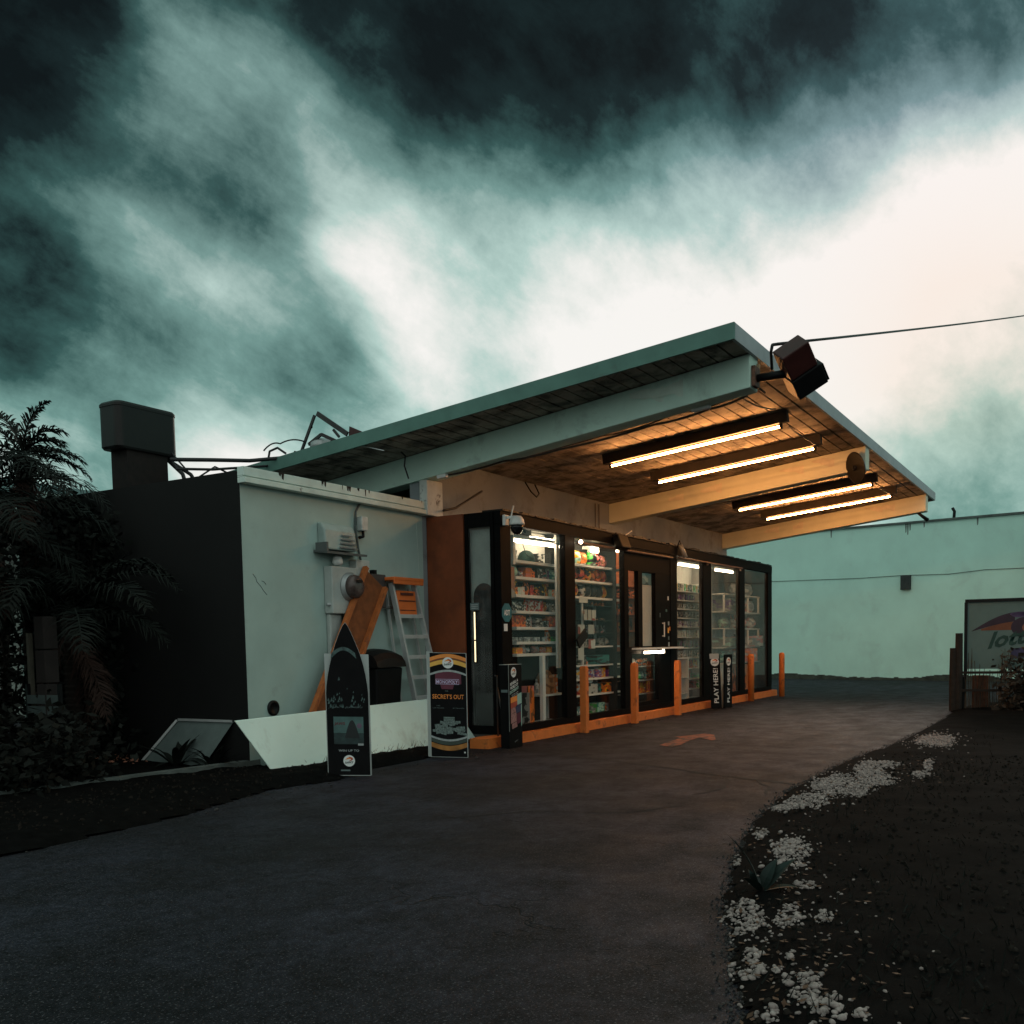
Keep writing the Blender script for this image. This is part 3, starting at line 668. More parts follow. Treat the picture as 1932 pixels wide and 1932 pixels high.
for xx in (10.95, 11.27): MB().lathe([(.1, -.025), (.11, -.01), (.11, .01), (.1, .025)], n=16, M=Matrix.Translation((xx, 8.98, .11)) @ Matrix.Rotation(R(90), 4, 'Y')).build('wheel', M_black2, T, smooth=True)
# step ladder
T = thing('step_ladder', (12.1, 8.85, 0), 'aluminium step ladder with an orange top cap leaning in the wall corner', 'ladder')
tl, tr, bl, br = Vector((11.44, 8.90, 2.44)), Vector((11.98, 8.90, 2.44)), Vector((11.84, 8.66, .02)), Vector((12.56, 8.66, .02))
for a, q in ((tl, bl), (tr, br)):
    m = MB(); m.bar(a, q, .028, .075, (0, 1, 0)); m.bar(a + Vector((.018, -.03, 0)), q + Vector((.018, -.03, 0)), .02, .012, (0, 1, 0)); m.build('rail', M_alu, T)
for a, q in ((tl, bl), (tr, br)):
    MB().bar(a + Vector((0, .10, -.05)), q + Vector((-.05, .30, .05)), .024, .04, (0, 1, 0)).build('rear_leg', M_alu, T)
for i in range(7):
    k = .19 + .125 * i; a = tl.lerp(bl, k); q = tr.lerp(br, k); m = MB()
    m.bar(a + Vector((0, .01, 0)), q + Vector((0, .01, 0)), .09, .02); m.bar(a + Vector((0, -.035, -.02)), q + Vector((0, -.035, -.02)), .01, .05); m.build('tread', M_alu, T)
cp = MB(); cp.cbox((11.71, 8.91, 2.50), (.72, .30, .05)); cp.cbox((11.71, 8.775, 2.455), (.72, .02, .07)); cp.build('top_cap', plain('orange ladder plastic', (.72, .16, .035), .5, var=.08), T, bevel=.02)
tr_ = MB(); c0_ = (tl + tr) / 2 + Vector((.05, -.03, -.30)); tr_.cbox(c0_, (.47, .035, .40), (R(-5), 0, 0)); tray = tr_.build('tool_tray', MATS['orange ladder plastic'], T, bevel=.02)
rb = MB()
for dz in (-.09, .05): rb.cbox(c0_ + Vector((0, -.022, dz)), (.38, .012, .014), (R(-5), 0, 0))
rb.cbox(c0_ + Vector((0, -.02, .15)), (.30, .012, .035), (R(-5), 0, 0)); rb.build('tray_slot', plain('tray recess', (.10, .03, .02), .8), tray)
for a, q in ((tl, bl), (tr, br)): MB().cbox(q, (.07, .11, .05)).build('rubber_foot', M_black2, T)
# electric meter set
T = thing('electric_meter', (10.40, 9.07, 1.8), 'grey electric meter box with a round glass dial fixed to the pale wall', 'meter')
MB().box(10.20, 10.74, 8.93, 9.075, 1.98, 2.62).build('case', M_greymetal, T, bevel=.012)
MR = Matrix.Translation((10.56, 8.93, 2.35)) @ Matrix.Rotation(R(90), 4, 'X')
MB().lathe([(.20, 0), (.20, .02), (.175, .025), (.175, .06)], n=28, M=MR).build('collar', M_galv, T, smooth=True)
MB().lathe([(.165, .06), (.16, .12), (.13, .155), (.07, .165), (.005, .168)], n=28, M=MR).build('dial', plain('dark meter glass', (.085, .06, .055), .12, var=.4, scale=12), T, smooth=True)
m = MB(); m.box(10.50, 10.62, 8.75, 8.757, 2.40, 2.44); m.build('dial_plate', M_black2, T)
MB().box(10.22, 10.46, 9.0, 9.076, .5, 1.975).build('conduit', M_greymetal, T, bevel=.02)
m = MB(); m.tube([(10.14, 8.98, 2.10), (11.68, 8.98, 2.09)], .022); m.build('strut', M_galv, T, smooth=True)
T = thing('vent_hood', (10.42, 9.07, 2.62), 'pale box hood with louvres on the wall above the electric meter', 'vent hood')
m = MB(); m.prism([(10.10, 9.078, 2.84), (10.10, 8.93, 2.84), (10.10, 8.95, 3.10), (10.10, 9.01, 3.19), (10.10, 9.078, 3.21)], (.64, 0, 0)); m.build('hood', plain('grey green hood', (.34, .42, .40), .5, var=.12, stain=(.2, .22, .21), stain_lim=(.55, .75), stain_scale=4), T, bevel=.02)
m = MB(); m.cbox((10.42, 8.95, 2.80), (.82, .25, .03), (R(6), 0, 0)); m.cbox((10.02, 8.93, 2.86), (.03, .2, .12)); m.build('drip_tray', plain('dark grey tray', (.10, .11, .11), .5), T)
for i in range(4): MB().cbox((10.55 - .01 * i, 8.915, 2.88 + i * .055), (.36 - .05 * i, .03, .016), (R(20), 0, 0)).build('louvre', M_galv, T)
m = MB(); m.lathe([(.06, 0), (.075, .04), (.06, .11), (.03, .13)], c=(10.38, 8.98, 2.64), n=14); m.build('socket', M_white, T, smooth=True)
tag(MB().box(10.74, 11.03, 8.95, 9.076, 2.27, 2.74).build('junction_box', plain('pale grey box', (.50, .53, .50), .5), org=(10.88, 9.0, 2.27), bevel=.01), 'pale square junction box beside the round meter dial', 'junction box')
T = thing('breaker_box', (11.2, 9.07, 2.05), 'dark brown breaker box behind the top of the rusty channel', 'breaker box')
MB().box(11.05, 11.38, 8.94, 9.076, 2.08, 2.56).build('case', plain('dark brown case', (.065, .055, .052), .5, var=.2), T, bevel=.01)
MB().box(11.14, 11.2, 8.96, 9.05, 2.5605, 2.62).build('hub', M_black2, T)
T = thing('wall_connector', (10.98, 9.07, 3.1), 'small pale connector box on the black cable high on the pale wall', 'connector box')
MB().box(10.92, 11.06, 8.98, 9.076, 3.16, 3.36).build('case', plain('pale connector case', (.5, .55, .53), .5), T, bevel=.012)
m = MB(); m.tube([(10.99, 9.02, 3.155), (10.97, 9.0, 3.08), (10.9, 9.02, 3.06)], .022); m.build('gland', M_black2, T, smooth=True)
cable('service_cable', [(10.98, 9.05, 3.55), (10.88, 9.05, 3.42), (10.86, 9.05, 3.2), (10.92, 9.055, 2.9), (10.96, 9.05, 2.75)], .016, plain('grey cable', (.09, .11, .11), .6), 'dark cable running down the pale wall into the square junction box')
cable('thin_wall_wire', [(12.33, 9.07, 3.4), (12.36, 9.07, 2.9), (12.37, 9.07, 2.3)], .004, M_trim, 'thin pale wire on the wall above the step ladder')
m = MB(); m.lathe([(.10, 0), (.10, .02), (.07, .03), (.06, .012)], n=20, M=Matrix.Translation((9.16, 9.078, .76)) @ Matrix.Rotation(R(90), 4, 'X'))
tag(m.build('wall_fitting', M_black2, org=(9.16, 9.07, .76), smooth=True), 'small black round fitting low on the pale wall above the white board', 'wall fitting')

# ------------------------------------------------------------------ printed boards
def frame2(bl_, br_, lean=0.0):
    """local frame of an upright board: returns function (u 0..1 across, metres up, metres out) -> world"""
    bl_, br_ = Vector(bl_), Vector(br_); X = (br_ - bl_); wd = X.length; X = X.normalized(); N = X.cross(Vector((0, 0, 1)))
    Yv = (Vector((0, 0, 1)) - N * lean).normalized(); N = X.cross(Yv)
    return (lambda u, v, d=0.: bl_ + X * (u * wd) + Yv * v + N * d), X, Yv, N, wd
def emblem(name, parent, c, X, Y, N, r, d=.0015):
    """round white state game badge: a bird bill, a wing and a word across it"""
    m = MB(); c = Vector(c); disc(m, c + N * d, X, Y, r, r); o = m.build(name, M_print_white, parent)
    p = MB(); band(p, lambda t: c + N * (d + .001) + X * r * (-.62 + 1.2 * t) + Y * r * (.28 + .38 * math.sin(t * 2.4)), lambda t: c + N * (d + .001) + X * r * (-.62 + 1.2 * t) + Y * r * (.22 + .10 * math.sin(t * 2.6)), 10)
    p.build('badge_bill', M_print_orange, o)
    p = MB(); band(p, lambda t: c + N * (d + .002) + X * r * (.05 + .62 * math.sin(t * 3.1)) + Y * r * (.72 - .8 * t), lambda t: c + N * (d + .002) + X * r * (-.08 + .42 * math.sin(t * 3.1)) + Y * r * (.60 - .62 * t), 10)
    p.build('badge_neck', M_print_red, o)
    lettering('badge_word', 'lottery', plain('badge dark green', (.02, .06, .05), .5), o, c - Y * r * .28 + N * .0, X + Y * .12, Y, r * .55, r * 1.45, shear=.25, depth=d + .003, bold=.02)
    return o
# arched standee
F, X, Y, N, W = frame2((8.60, 7.68, .03), (8.92, 7.31, .01), .02)
T = thing('arched_standee', (8.76, 7.5, 0), 'tall black cardboard standee with a pointed arch top reading WIN UP TO', 'standee')
out = [(0, 0), (1, 0), (1, .96), (.985, 1.06), (.95, 1.18), (.90, 1.30), (.83, 1.42), (.74, 1.54), (.64, 1.66), (.56, 1.745), (.50, 1.785), (.44, 1.75), (.35, 1.66), (.25, 1.53), (.165, 1.40), (.10, 1.28), (.05, 1.16), (.015, 1.05), (0, .96)]
m = MB(); m.prism([F(u, v, -.012) for u, v in out], N * .012); m.mi = 0
o = m.build('front_board', [M_card], T)
m = MB(); m.poly([F(.5 + (u - .5) * .985, .008 + v * .9925, .001) for u, v in out]); m.build('printed_face', M_print_black, T)
m = MB(); m.prism([F(-.01, 0, -.05), F(1.03, 0, -.05), F(1.03, 1.42, -.05), F(-.01, 1.42, -.05)], N * .01); m.build('back_panel', M_card, T)
m = MB(); m.prism([F(.45, 0, -.06), F(.45, 1.1, -.06), F(.45, 0, -.45)], X * .02); m.build('strut', M_card, T)
sp = MB(); rnd = random.Random(5)
band(sp, lambda t: F(.16 + .55 * t, 1.43 + .07 * math.sin(t * 3.1), .003), lambda t: F(.14 + .6 * t, 1.36 + .10 * math.sin(t * 3.1), .003))
for k in range(70):
    u, v = rnd.uniform(.03, .9), .78 + abs(rnd.gauss(0, .09)); s_ = rnd.uniform(.008, .03)
    if u < .5 or rnd.random() < .5: sp.poly([F(u, v, .003), F(u + s_ * 2, v + s_ * .3, .003), F(u + s_ * 1.2, v + s_ * 1.8, .003)])
sp.build('printed_spray', plain('dim teal spray print', (.055, .095, .092), .5, var=.6, scale=22), T)
m = MB(); m.poly([F(.16, .50, .003), F(.86, .50, .003), F(.86, .69, .003), F(.16, .69, .003)]); card = m.build('ticket_picture', plain('teal ticket print', (.06, .12, .115), .5, var=.35, scale=6), T)
m = MB(); m.poly([F(.16, .37, .003), F(.86, .37, .003), F(.86, .499, .003), F(.16, .499, .003)]); m.build('ticket_picture', plain('deep teal ticket print', (.018, .036, .036), .5, var=.5, scale=12), T)
m = MB(); band(m, lambda t: F(.42 + .34 * t, .45 + .20 * math.sin(math.pi * t), .004), lambda t: F(.42 + .34 * t, .44, .004)); m.build('dark_wave', plain('dark wave print', (.012, .016, .017), .5), card)
m = MB(); disc(m, F(.76, .585, .004), X, Y, .03, .03, 18); m.build('round_stamp', plain('dull mauve print', (.12, .08, .12), .5), card)
lettering('ticket_word', 'JAWS', plain('dark red print', (.10, .02, .025), .5), card, F(.30, .605, .0), X, Y, .042, .125, shear=.1, depth=.005, bold=.03)
lettering('small_line', 'WIN', M_print_dim, T, F(.24, .80), X, Y, .016, .06, depth=.004)
lettering('small_line', 'PLAY WEEKLY', M_print_dim, T, F(.66, .80), X, Y, .016, .19, depth=.004)
lettering('slogan', 'WIN UP TO', M_print_grey, T, F(.50, .295), X, Y, .026, .235, depth=.004, bold=.015)
m = MB(); m.poly([F(.72, .355, .003), F(.85, .355, .003), F(.85, .38, .003), F(.72, .38, .003)]); m.build('ticket_picture', M_print_grey, T)
emblem('badge', T, F(.50, .175), X, Y, N, .067, .003)
m = MB(); m.poly([F(.30, .055, .003), F(.52, .055, .003), F(.52, .073, .003), F(.30, .073, .003)]); m.build('small_print', M_print_dim, T)
# banknote poster
F, X, Y, N, W = frame2((10.73, 7.74, .02), (10.97, 7.30, -.0), .03)
T = thing('poster_standee', (10.8, 7.58, 0), "black rectangular standee with yellow stripes at its top, reading THE SECRET'S OUT", 'standee')
m = MB(); m.prism([F(0, 0, -.02), F(1, 0, -.02), F(1, 1.41, -.02), F(0, 1.41, -.02)], N * .02); m.build('front_board', M_card, T)
m = MB(); m.poly([F(.012, .006, .001), F(.985, .006, .001), F(.985, 1.405, .001), F(.012, 1.405, .001)]); m.build('printed_face', M_print_black, T)
m = MB(); m.prism([F(-.09, 0, -.05), F(.0, 0, -.021), F(.0, 1.42, -.021), F(-.09, 1.43, -.05)], N * -.008); m.build('side_flap', M_card, T)
m = MB(); m.prism([F(.5, 0, -.025), F(.5, .9, -.025), F(.5, 0, -.35)], X * .02); m.build('strut', M_card, T)
arc = lambda base, h: (lambda t: F(.013 + .972 * t, base + h * math.sin(math.pi * (.08 + .84 * t)), .002))
for b0, b1_, mt, nm in ((1.275, 1.325, M_print_orange, 'stripe'), (1.255, 1.272, plain('brown print', (.20, .06, .02), .5), 'stripe'), (1.195, 1.252, M_print_yellow, 'stripe'),
                        (1.085, 1.112, M_print_grey, 'stripe')):
    m = MB(); band(m, arc(b0, .07), arc(b1_, .07)); m.build(nm, mt, T)
m = MB(); band(m, lambda t: F(.15 + .7 * t, .99 + .06 * 0, .002), lambda t: F(.15 + .7 * t, 1.10 + .055 * math.sin(math.pi * (.15 + .7 * t)), .002)); m.build('magenta_field', M_print_magenta, T)
m = MB(); m.poly([F(.32, .92, .002), F(.62, .92, .002), F(.66, .989, .002), F(.28, .989, .002)]); m.build('magenta_field', M_print_magenta, T)
lettering('title', 'MONOPOLY', M_print_violet, T, F(.47, 1.018), X, Y, .046, .29, depth=.004, bold=.01)
m = MB()
for u0, u1, v0, v1 in ((.16, .79, .985, .989), (.16, .79, 1.051, 1.055), (.16, .166, .989, 1.051), (.784, .79, .989, 1.051)): m.poly([F(u0, v0, .003), F(u1, v0, .003), F(u1, v1, .003), F(u0, v1, .003)])
m.build('title_frame', M_print_violet, T)
lettering('slogan', 'THE', M_print_dim, T, F(.45, .895), X, Y, .018, .045, depth=.003)
lettering('slogan', "SECRET'S OUT", M_print_orange, T, F(.49, .82), X, Y, .062, .425, depth=.003, bold=.01)
for u, t_ in ((.22, 'LAST MILLION'), (.76, '$1 MILLION')): lettering('small_print', t_, M_print_dim, T, F(u, .665), X, Y, .014, .15, depth=.003)
lettering('small_print', 'OVER', M_print_dim, T, F(.22, .695), X, Y, .012, .05, depth=.003)
rnd = random.Random(8)
m = MB()
for k in range(46):
    u, v = rnd.uniform(.04, .86), .30 + rnd.uniform(0, .16); 
    if v > .42 and not .25 < u < .7: continue
    a = rnd.uniform(-.25, .25); s1 = X * math.cos(a) + Y * math.sin(a); s2 = Y * math.cos(a) - X * math.sin(a); p = F(u, v, .003 + k * .00004)
    m.poly([p, p + s1 * .075, p + s1 * .075 + s2 * .034, p + s2 * .034])
for k in range(5):
    p = F(.36, .44 + .022 * k, .006); m.poly([p, p + X * .15, p + X * .15 + Y * .018, p + Y * .018])
m.build('banknote_print', M_print_money, T)
for b0, b1_, mt in ((.235, .262, M_print_grey), (.185, .23, plain('dark olive print', (.04, .055, .045), .5)), (.11, .175, plain('yellow brown print', (.34, .14, .03), .5, var=.5, scale=5))):
    m = MB(); band(m, lambda t: F(.013 + .972 * t, b0 - .07 * math.sin(math.pi * (.08 + .84 * t)) + .05, .002), lambda t: F(.013 + .972 * t, b1_ - .07 * math.sin(math.pi * (.08 + .84 * t)) + .05, .002)); m.build('stripe', mt, T)
m = MB(); m.poly([F(.89, .07, .003), F(.915, .055, .003), F(.94, .07, .003), F(.915, .085, .003)]); m.build('logo', M_print_white, T)
emblem('badge', T, F(.50, 1.275), X, Y, N, .075, .004)
# square display column
T = thing('display_column', (12.3, 7.45, 0), 'slim black cardboard display column with slanted white slogan in front of the first window', 'display stand')
x0, x1, y0, y1, hh_ = 12.16, 12.53, 7.36, 7.51, 1.22
MB().box(x0, x1, y0, y1, 0.0, hh_).build('column', M_print_black, T)
MB().box(x0 - .004, x1 + .004, y0 - .004, y1 + .004, hh_ + .001, hh_ + .006).build('lid', M_card, T)
m = MB(); m.box(x0 - .003, x0 + .003, y0 - .003, y0 + .003, .25, hh_); m.build('corner_edge', plain('worn card edge', (.22, .24, .23), .6), T)
X, Y, N = Vector((1, 0, 0)), Vector((0, 0, 1)), Vector((0, -1, 0))
emblem('badge', T, (12.30, y0, 1.11), X, Y, N, .075, .002)
SL = Vector((1, 0, .30))
for i, (t_, mt) in enumerate((('REVEAL A', M_print_white), ('WORLD OF', M_print_white), ('EXCITEMENT!', plain('mint print', (.36, .55, .48), .5)))):
    lettering('slogan', t_, mt, T, (12.31, y0, .965 - .058 * i), SL, (0, 0, 1), .045, .23 + .03 * (i == 2), depth=.002, bold=.03)
for i in range(2): lettering('small_print', ('NEW SCRATCH-OFF', 'FASTPLAY GAMES')[i], M_print_white, T, (12.33, y0, .80 - .025 * i), SL, (0, 0, 1), .013, .19, depth=.002)
rnd = random.Random(12)
pal = [M_print_orange, M_print_red, plain('deep blue print', (.03, .04, .09), .5), M_print_magenta, plain('mint panel print', (.30, .48, .42), .5, var=.1), plain('rose print', (.32, .16, .15), .5, var=.5, scale=30)]
for k, (u0, u1, v0, v1, mi) in enumerate(((.12, .62, .66, .74, 0), (.12, .62, .58, .658, 1), (.63, .97, .62, .78, 4), (.12, .5, .50, .578, 5), (.51, .9, .50, .618, 2), (.12, .55, .36, .498, 5), (.56, .9, .34, .498, 3), (.2, .6, .28, .358, 5), (.91, .97, .30, .618, 4))):
    m = MB(); m.poly([(x0 + (x1 - x0) * u0, y0 - .002, v0), (x0 + (x1 - x0) * u1, y0 - .002, v0 + .03), (x0 + (x1 - x0) * u1, y0 - .002, v1 + .03), (x0 + (x1 - x0) * u0, y0 - .002, v1)]); m.build('printed_ticket', pal[mi], T)
m = MB(); m.poly([(x0 - .002, y1 - .02, .82), (x0 - .002, y0 + .02, .82), (x0 - .002, y0 + .02, .86), (x0 - .002, y1 - .02, .86)]); m.build('small_print', M_print_dim, T)
lettering('side_word', 'BUNDLE', M_print_dim, T, (x0, (y0 + y1) / 2, .84), (0, -1, 0), (0, 0, 1), .03, .11, depth=.003)
lettering('small_print', 'FLORIDA', M_print_grey, T, (12.35, y0, .10), SL, (0, 0, 1), .016, .09, depth=.002)
# PLAY HERE boards
for bl_, br_, lean, side_, label in (((21.12, 7.48, 0), (21.25, 7.28, 0), .03, -.03, 'PLAY HERE board with a torn white top edge, nearer the serving door'),
                                     ((21.30, 7.24, 0), (21.62, 7.17, 0), .02, .05, 'PLAY HERE board standing closer to the round bollard')):
    F, X, Y, N, W = frame2(bl_, br_, lean); G = F
    F = (lambda F_, sd_: (lambda u, v, d=0.: F_(u, v, d) + X * (sd_ * v)))(G, side_)
    T = thing('play_here_board', ((bl_[0] + br_[0]) / 2, (bl_[1] + br_[1]) / 2, 0), label, 'sign board', 'PLAY HERE boards')
    m = MB(); m.prism([F(0, .01, -.03), F(1, 0.01, -.03), F(1, 1.21, -.03), F(0, 1.21, -.03)], N * .03); m.build('board', M_print_black, T)
    if side_ < 0:
        m = MB(); m.prism([F(.02, 1.12, .002), F(.9, 1.12, .002), F(.9, 1.235, .002), F(.02, 1.235, .002)], N * .004); m.build('torn_edge', M_card, T)
    emblem('badge', T, F(.5, 1.05), X, Y, N, .095, .003)
    lettering('slogan', 'PLAY HERE!', M_print_white, T, F(.52, .52), Y + X * side_, -X, .105, .78, depth=.004, bold=.01)
    m = MB(); m.prism([F(.5, 0, -.032), F(.5, .9, -.032), F(.5, 0, -.3)], X * .015); m.build('strut', M_card, T)
# stickers and notices on the glass corner
T = thing('security_sticker', (12.76, 7.75, 1.95), 'round teal alarm company sticker on the black corner post', 'sticker')
X, Y, N = Vector((1, 0, 0)), Vector((0, 0, 1)), Vector((0, -1, 0))
m = MB(); m.lathe([(.15, 0), (.15, .003)], n=8, M=Matrix.Translation((12.79, 7.752, 2.0)) @ Matrix.Rotation(R(90), 4, 'X') @ Matrix.Rotation(R(22.5), 4, 'Z')); m.build('disc', plain('teal sticker', (.02, .14, .17), .4), T)
lettering('word', 'ADT', M_print_white, T, (12.79, 7.749, 2.0), X, Y, .085, .17, depth=.002, bold=.03)
m = MB(); m.box(12.70, 12.80, 7.748, 7.752, 1.72, 1.83); tag(m.build('white_sticker', M_print_white, org=(12.75, 7.75, 1.72)), 'small white square sticker below the round alarm sticker', 'sticker')
T = thing('notice', (12.62, 8.2, 2.05), 'small grey printed notice at the top of the glowing strip', 'notice')
MB().box(12.618, 12.624, 8.14, 8.30, 2.05, 2.16).build('sheet', M_print_dim, T)
for i in range(3): MB().box(12.616, 12.6175, 8.16, 8.28, 2.07 + i * .028, 2.083 + i * .028).build('line', M_print_grey, T)
T = thing('light_strip', (12.61, 8.22, 1.25), 'thin vertical glowing strip on the side frame beside the orange panel', 'light strip')
MB().box(12.608, 12.626, 8.195, 8.235, 1.24, 2.04).build('channel', M_black2, T)
for z0, z1 in ((1.26, 1.58), (1.60, 2.02)): MB().box(12.600, 12.607, 8.205, 8.225, z0, z1).build('tube', M_led, T)
T = thing('arched_board', (12.95, 8.12, .16), 'black board with an arched top standing behind the side window', 'board')
m = MB(); m.prism([(12.72, 8.30 - .36 * t, .165) for t in (1, 0)] + [(12.72, 8.12 - .18 * math.cos(math.pi * t / 10), 2.26 + .2 * math.sin(math.pi * t / 10)) for t in range(10, -1, -1)], (.025, 0, 0)); m.build('panel', plain('matt black board', (.012, .012, .012), .8), T)
# dark advert panel behind lower left of the first window, and cable rack by the corner
T = thing('wire_stand', (12.72, 7.66, .15), 'thin grey bent metal stand beside the black corner post', 'stand')
m = MB(); m.tube([(12.42, 7.72, .15), (12.42, 7.72, .95), (12.40, 7.71, 1.05), (12.34, 7.70, 1.06)], .012); m.tube([(12.42, 7.72, .9), (12.60, 7.70, .15)], .010); m.build('tube', plain('dull steel', (.10, .10, .10), .4, metal=.6), T, smooth=True)

# cameras and small lamps on the front
T = thing('dome_camera', (12.75, 7.72, 3.4), 'white dome security camera with an aerial on the corner of the shop', 'security camera')
MB().box(12.70, 12.82, 7.70, 7.748, 3.30, 3.46).build('bracket', M_white, T, bevel=.01)
m = MB(); m.bar((12.78, 7.70, 3.42), (12.80, 7.58, 3.42), .05, .04); m.build('arm', M_white, T)
m = MB(); m.lathe([(.02, .10), (.07, .09), (.105, .04), (.115, -.01), (.115, -.04)], c=(12.80, 7.55, 3.34), n=20); m.build('housing', M_white, T, smooth=True)
m = MB(); m.lathe([(.10, 0), (.10, -.04), (.08, -.10), (.04, -.13), (.005, -.14)], c=(12.80, 7.55, 3.298), n=20); m.build('lens_dome', plain('smoked dome', (.01, .01, .011), .08), T, smooth=True)
m = MB(); m.tube([(12.79, 7.64, 3.44), (12.86, 7.64, 3.60)], .012); m.build('aerial', M_white, T, smooth=True)
T = thing('bullet_camera', (19.85, 7.7, 3.4), 'small silver bullet camera hanging from the header above the far side of the door', 'security camera')
m = MB(); m.tube([(19.84, 7.70, 3.56), (19.94, 7.62, 3.30)], .05, 12); m.build('housing', M_galv, T, smooth=True)
m = MB(); m.tube([(19.8, 7.74, 3.5), (19.74, 7.70, 3.58), (19.76, 7.68, 3.64), (19.84, 7.69, 3.58)], .012, 6); m.build('bracket', M_black2, T, smooth=True)
T = thing('small_floodlight', (16.75, 7.7, 3.3), 'dark unlit floodlight on the header above the second window', 'floodlight')
MB().cbox((16.75, 7.64, 3.36), (.42, .14, .26), (R(-20), 0, 0)).build('housing', M_black2, T, bevel=.02)
m = MB(); m.bar((16.6, 7.75, 3.5), (16.6, 7.66, 3.40), .03, .02); m.bar((16.9, 7.75, 3.5), (16.9, 7.66, 3.40), .03, .02); m.build('bracket', M_black2, T)
m = MB(); m.tube([(16.98, 7.66, 3.52), (17.12, 7.6, 3.60)], .01); m.build('aerial', M_white, T)
T = thing('hanging_sign', (15.06, 7.7, 1.5), 'small black sign tilted on the post between the first two windows', 'sign')
MB().cbox((15.12, 7.66, 1.60), (.36, .03, .17), (0, R(-32), 0)).build('plate', M_black2, T)
MB().box(15.0, 15.02, 7.68, 7.75, 1.55, 1.58).build('bracket', M_black2, T)
T = thing('beam_end_lamp', (26.1, 3.8, 4.5), 'small dark lamp under the tip of the last beam', 'lamp')
m = MB(); m.tube([(26.2, 3.95, 4.57), (26.35, 3.75, 4.40)], .03, 8, r2=.05); m.build('head', M_black2, T, smooth=True)
m = MB(); m.tube([(26.2, 3.97, 4.60), (26.2, 3.95, 4.56)], .02); m.build('bracket', M_black2, T)
# dish at the end of the middle beam
T = thing('round_dish', (18.8, 3.95, 4.6), 'dark round dish fixed near the tip of the middle beam', 'dish')
Dn = Vector((-.69, .70, -.25)).normalized(); Dm = Matrix.Translation((18.72, 3.88, 4.60)) @ Dn.to_track_quat('Z', 'Y').to_matrix().to_4x4()
m = MB(); m.lathe([(.02, -.12), (.10, -.11), (.20, -.06), (.27, 0), (.285, .01), (.285, .02), (.265, .015)], n=30, M=Dm); m.build('shell', plain('dark dish metal', (.02, .018, .016), .35, metal=.3), T, smooth=True)
m = MB(); m.lathe([(.265, .012), (.2, -.03), (.1, -.06), (.01, -.07)], n=30, M=Dm); m.build('reflector', plain('tarnished reflector', (.05, .04, .028), .14, metal=.85, var=.3), T, smooth=True)
m = MB(); m.tube([Dm @ Vector((0, 0, -.07)), Dm @ Vector((0, 0, .06))], .03, 10, r2=.05); m.build('lamp_holder', M_black2, T, smooth=True)
m = MB(); m.tube([Dm @ Vector((0, 0, -.1)), (18.89, 4.05, 4.72)], .02); m.build('arm', M_black2, T)
# floodlight box at the first beam tip
T = thing('box_floodlight', (12.1, 3.7, 4.8), 'large dark red box floodlight on an arm at the tip of the foremost beam', 'floodlight')
c_ = Vector((12.22, 3.19, 4.77)); away = Vector((12.2, 3.2, 3.3)).normalized(); right = Vector((rx.x, rx.y, 0)).normalized(); upw = right.cross(away)
ex2 = right * math.cos(R(34)) + upw * math.sin(R(34)); ez2 = upw * math.cos(R(42)) - right * math.sin(R(42)); ez2 = (ez2 - ex2 * ez2.dot(ex2)).normalized()
ez3 = (ez2 * .93 + ex2.cross(ez2) * .36).normalized(); ey3 = ez3.cross(ex2)
M4 = Matrix.Translation(c_) @ Matrix((ex2, ey3, ez3)).transposed().to_4x4()
MB().box(-.19, .17, -.15, .15, .004, .33, M4).build('housing', M_rustred, T, bevel=.015)
MB().box(-.20, .20, -.17, .17, -.27, 0, M4).build('lens_hood', M_black2, T, bevel=.012)
MB().box(.203, .225, -.16, .16, -.25, -.02, M4).build('door_lip', M_black2, T)
m = MB(); m.tube([(12.16, 3.72, 4.72), (12.18, 3.48, 4.73), tuple(c_ + Vector((-.05, .12, -.04)))], .05, 10); m.build('arm', M_black2, T, smooth=True)
MB().box(12.06, 12.26, 3.70, 3.745, 4.62, 4.86).build('plate', plain('rusty plate', (.16, .075, .05), .7, var=.6, scale=14), T)
m = MB(); m.tube([(12.24, 3.70, 4.62), (12.33, 3.66, 4.58), (12.38, 3.75, 4.66), (12.36, 3.74, 4.78)], .014, 6); m.build('flex', M_cable, T, smooth=True)
MB().box(12.28, 12.33, 3.72, 3.746, 4.78, 4.93).build('bare_wood', plain('bare wood', (.45, .30, .18), .8), T)
# wires
up_ = cable('service_drop', [(12.30, 3.56, 4.84), (12.12, 3.52, 5.0), (12.11, 3.50, 5.08), (12.2, 3.40, 5.10)], .02, M_cable, 'bent black conduit rising past the roof edge at the canopy corner')
cable('overhead_wire', [(12.16, 3.46, 5.095), (35.6, 1.72, 11.55)], .018, M_cable, 'twin black power wire running from the canopy corner into the sky', sag=.03)
T = thing('utility_pole', (35.7, 1.7, 0), 'wooden utility pole carrying the black power wire', 'utility pole')
m = MB(); m.tube([(35.7, 1.7, 0), (35.7, 1.7, 12.2)], .16, 12, r2=.11); m.build('pole', plain('pole wood', (.10, .075, .055), .9, var=.3), T, smooth=True)
m = MB(); m.bar((35.0, 1.72, 11.45), (36.6, 1.72, 11.45), .1, .12); m.build('crossarm', MATS['pole wood'], T)
cable('beam_cable', [(12.44, 8.6, 4.09), (12.5, 7.6, 4.20), (12.40, 6.6, 4.24), (12.46, 5.2, 4.41), (12.42, 4.4, 4.50), (12.4, 3.9, 4.60)], .016, M_cable, 'grey black cable clipped under the foremost beam', sag=.02)
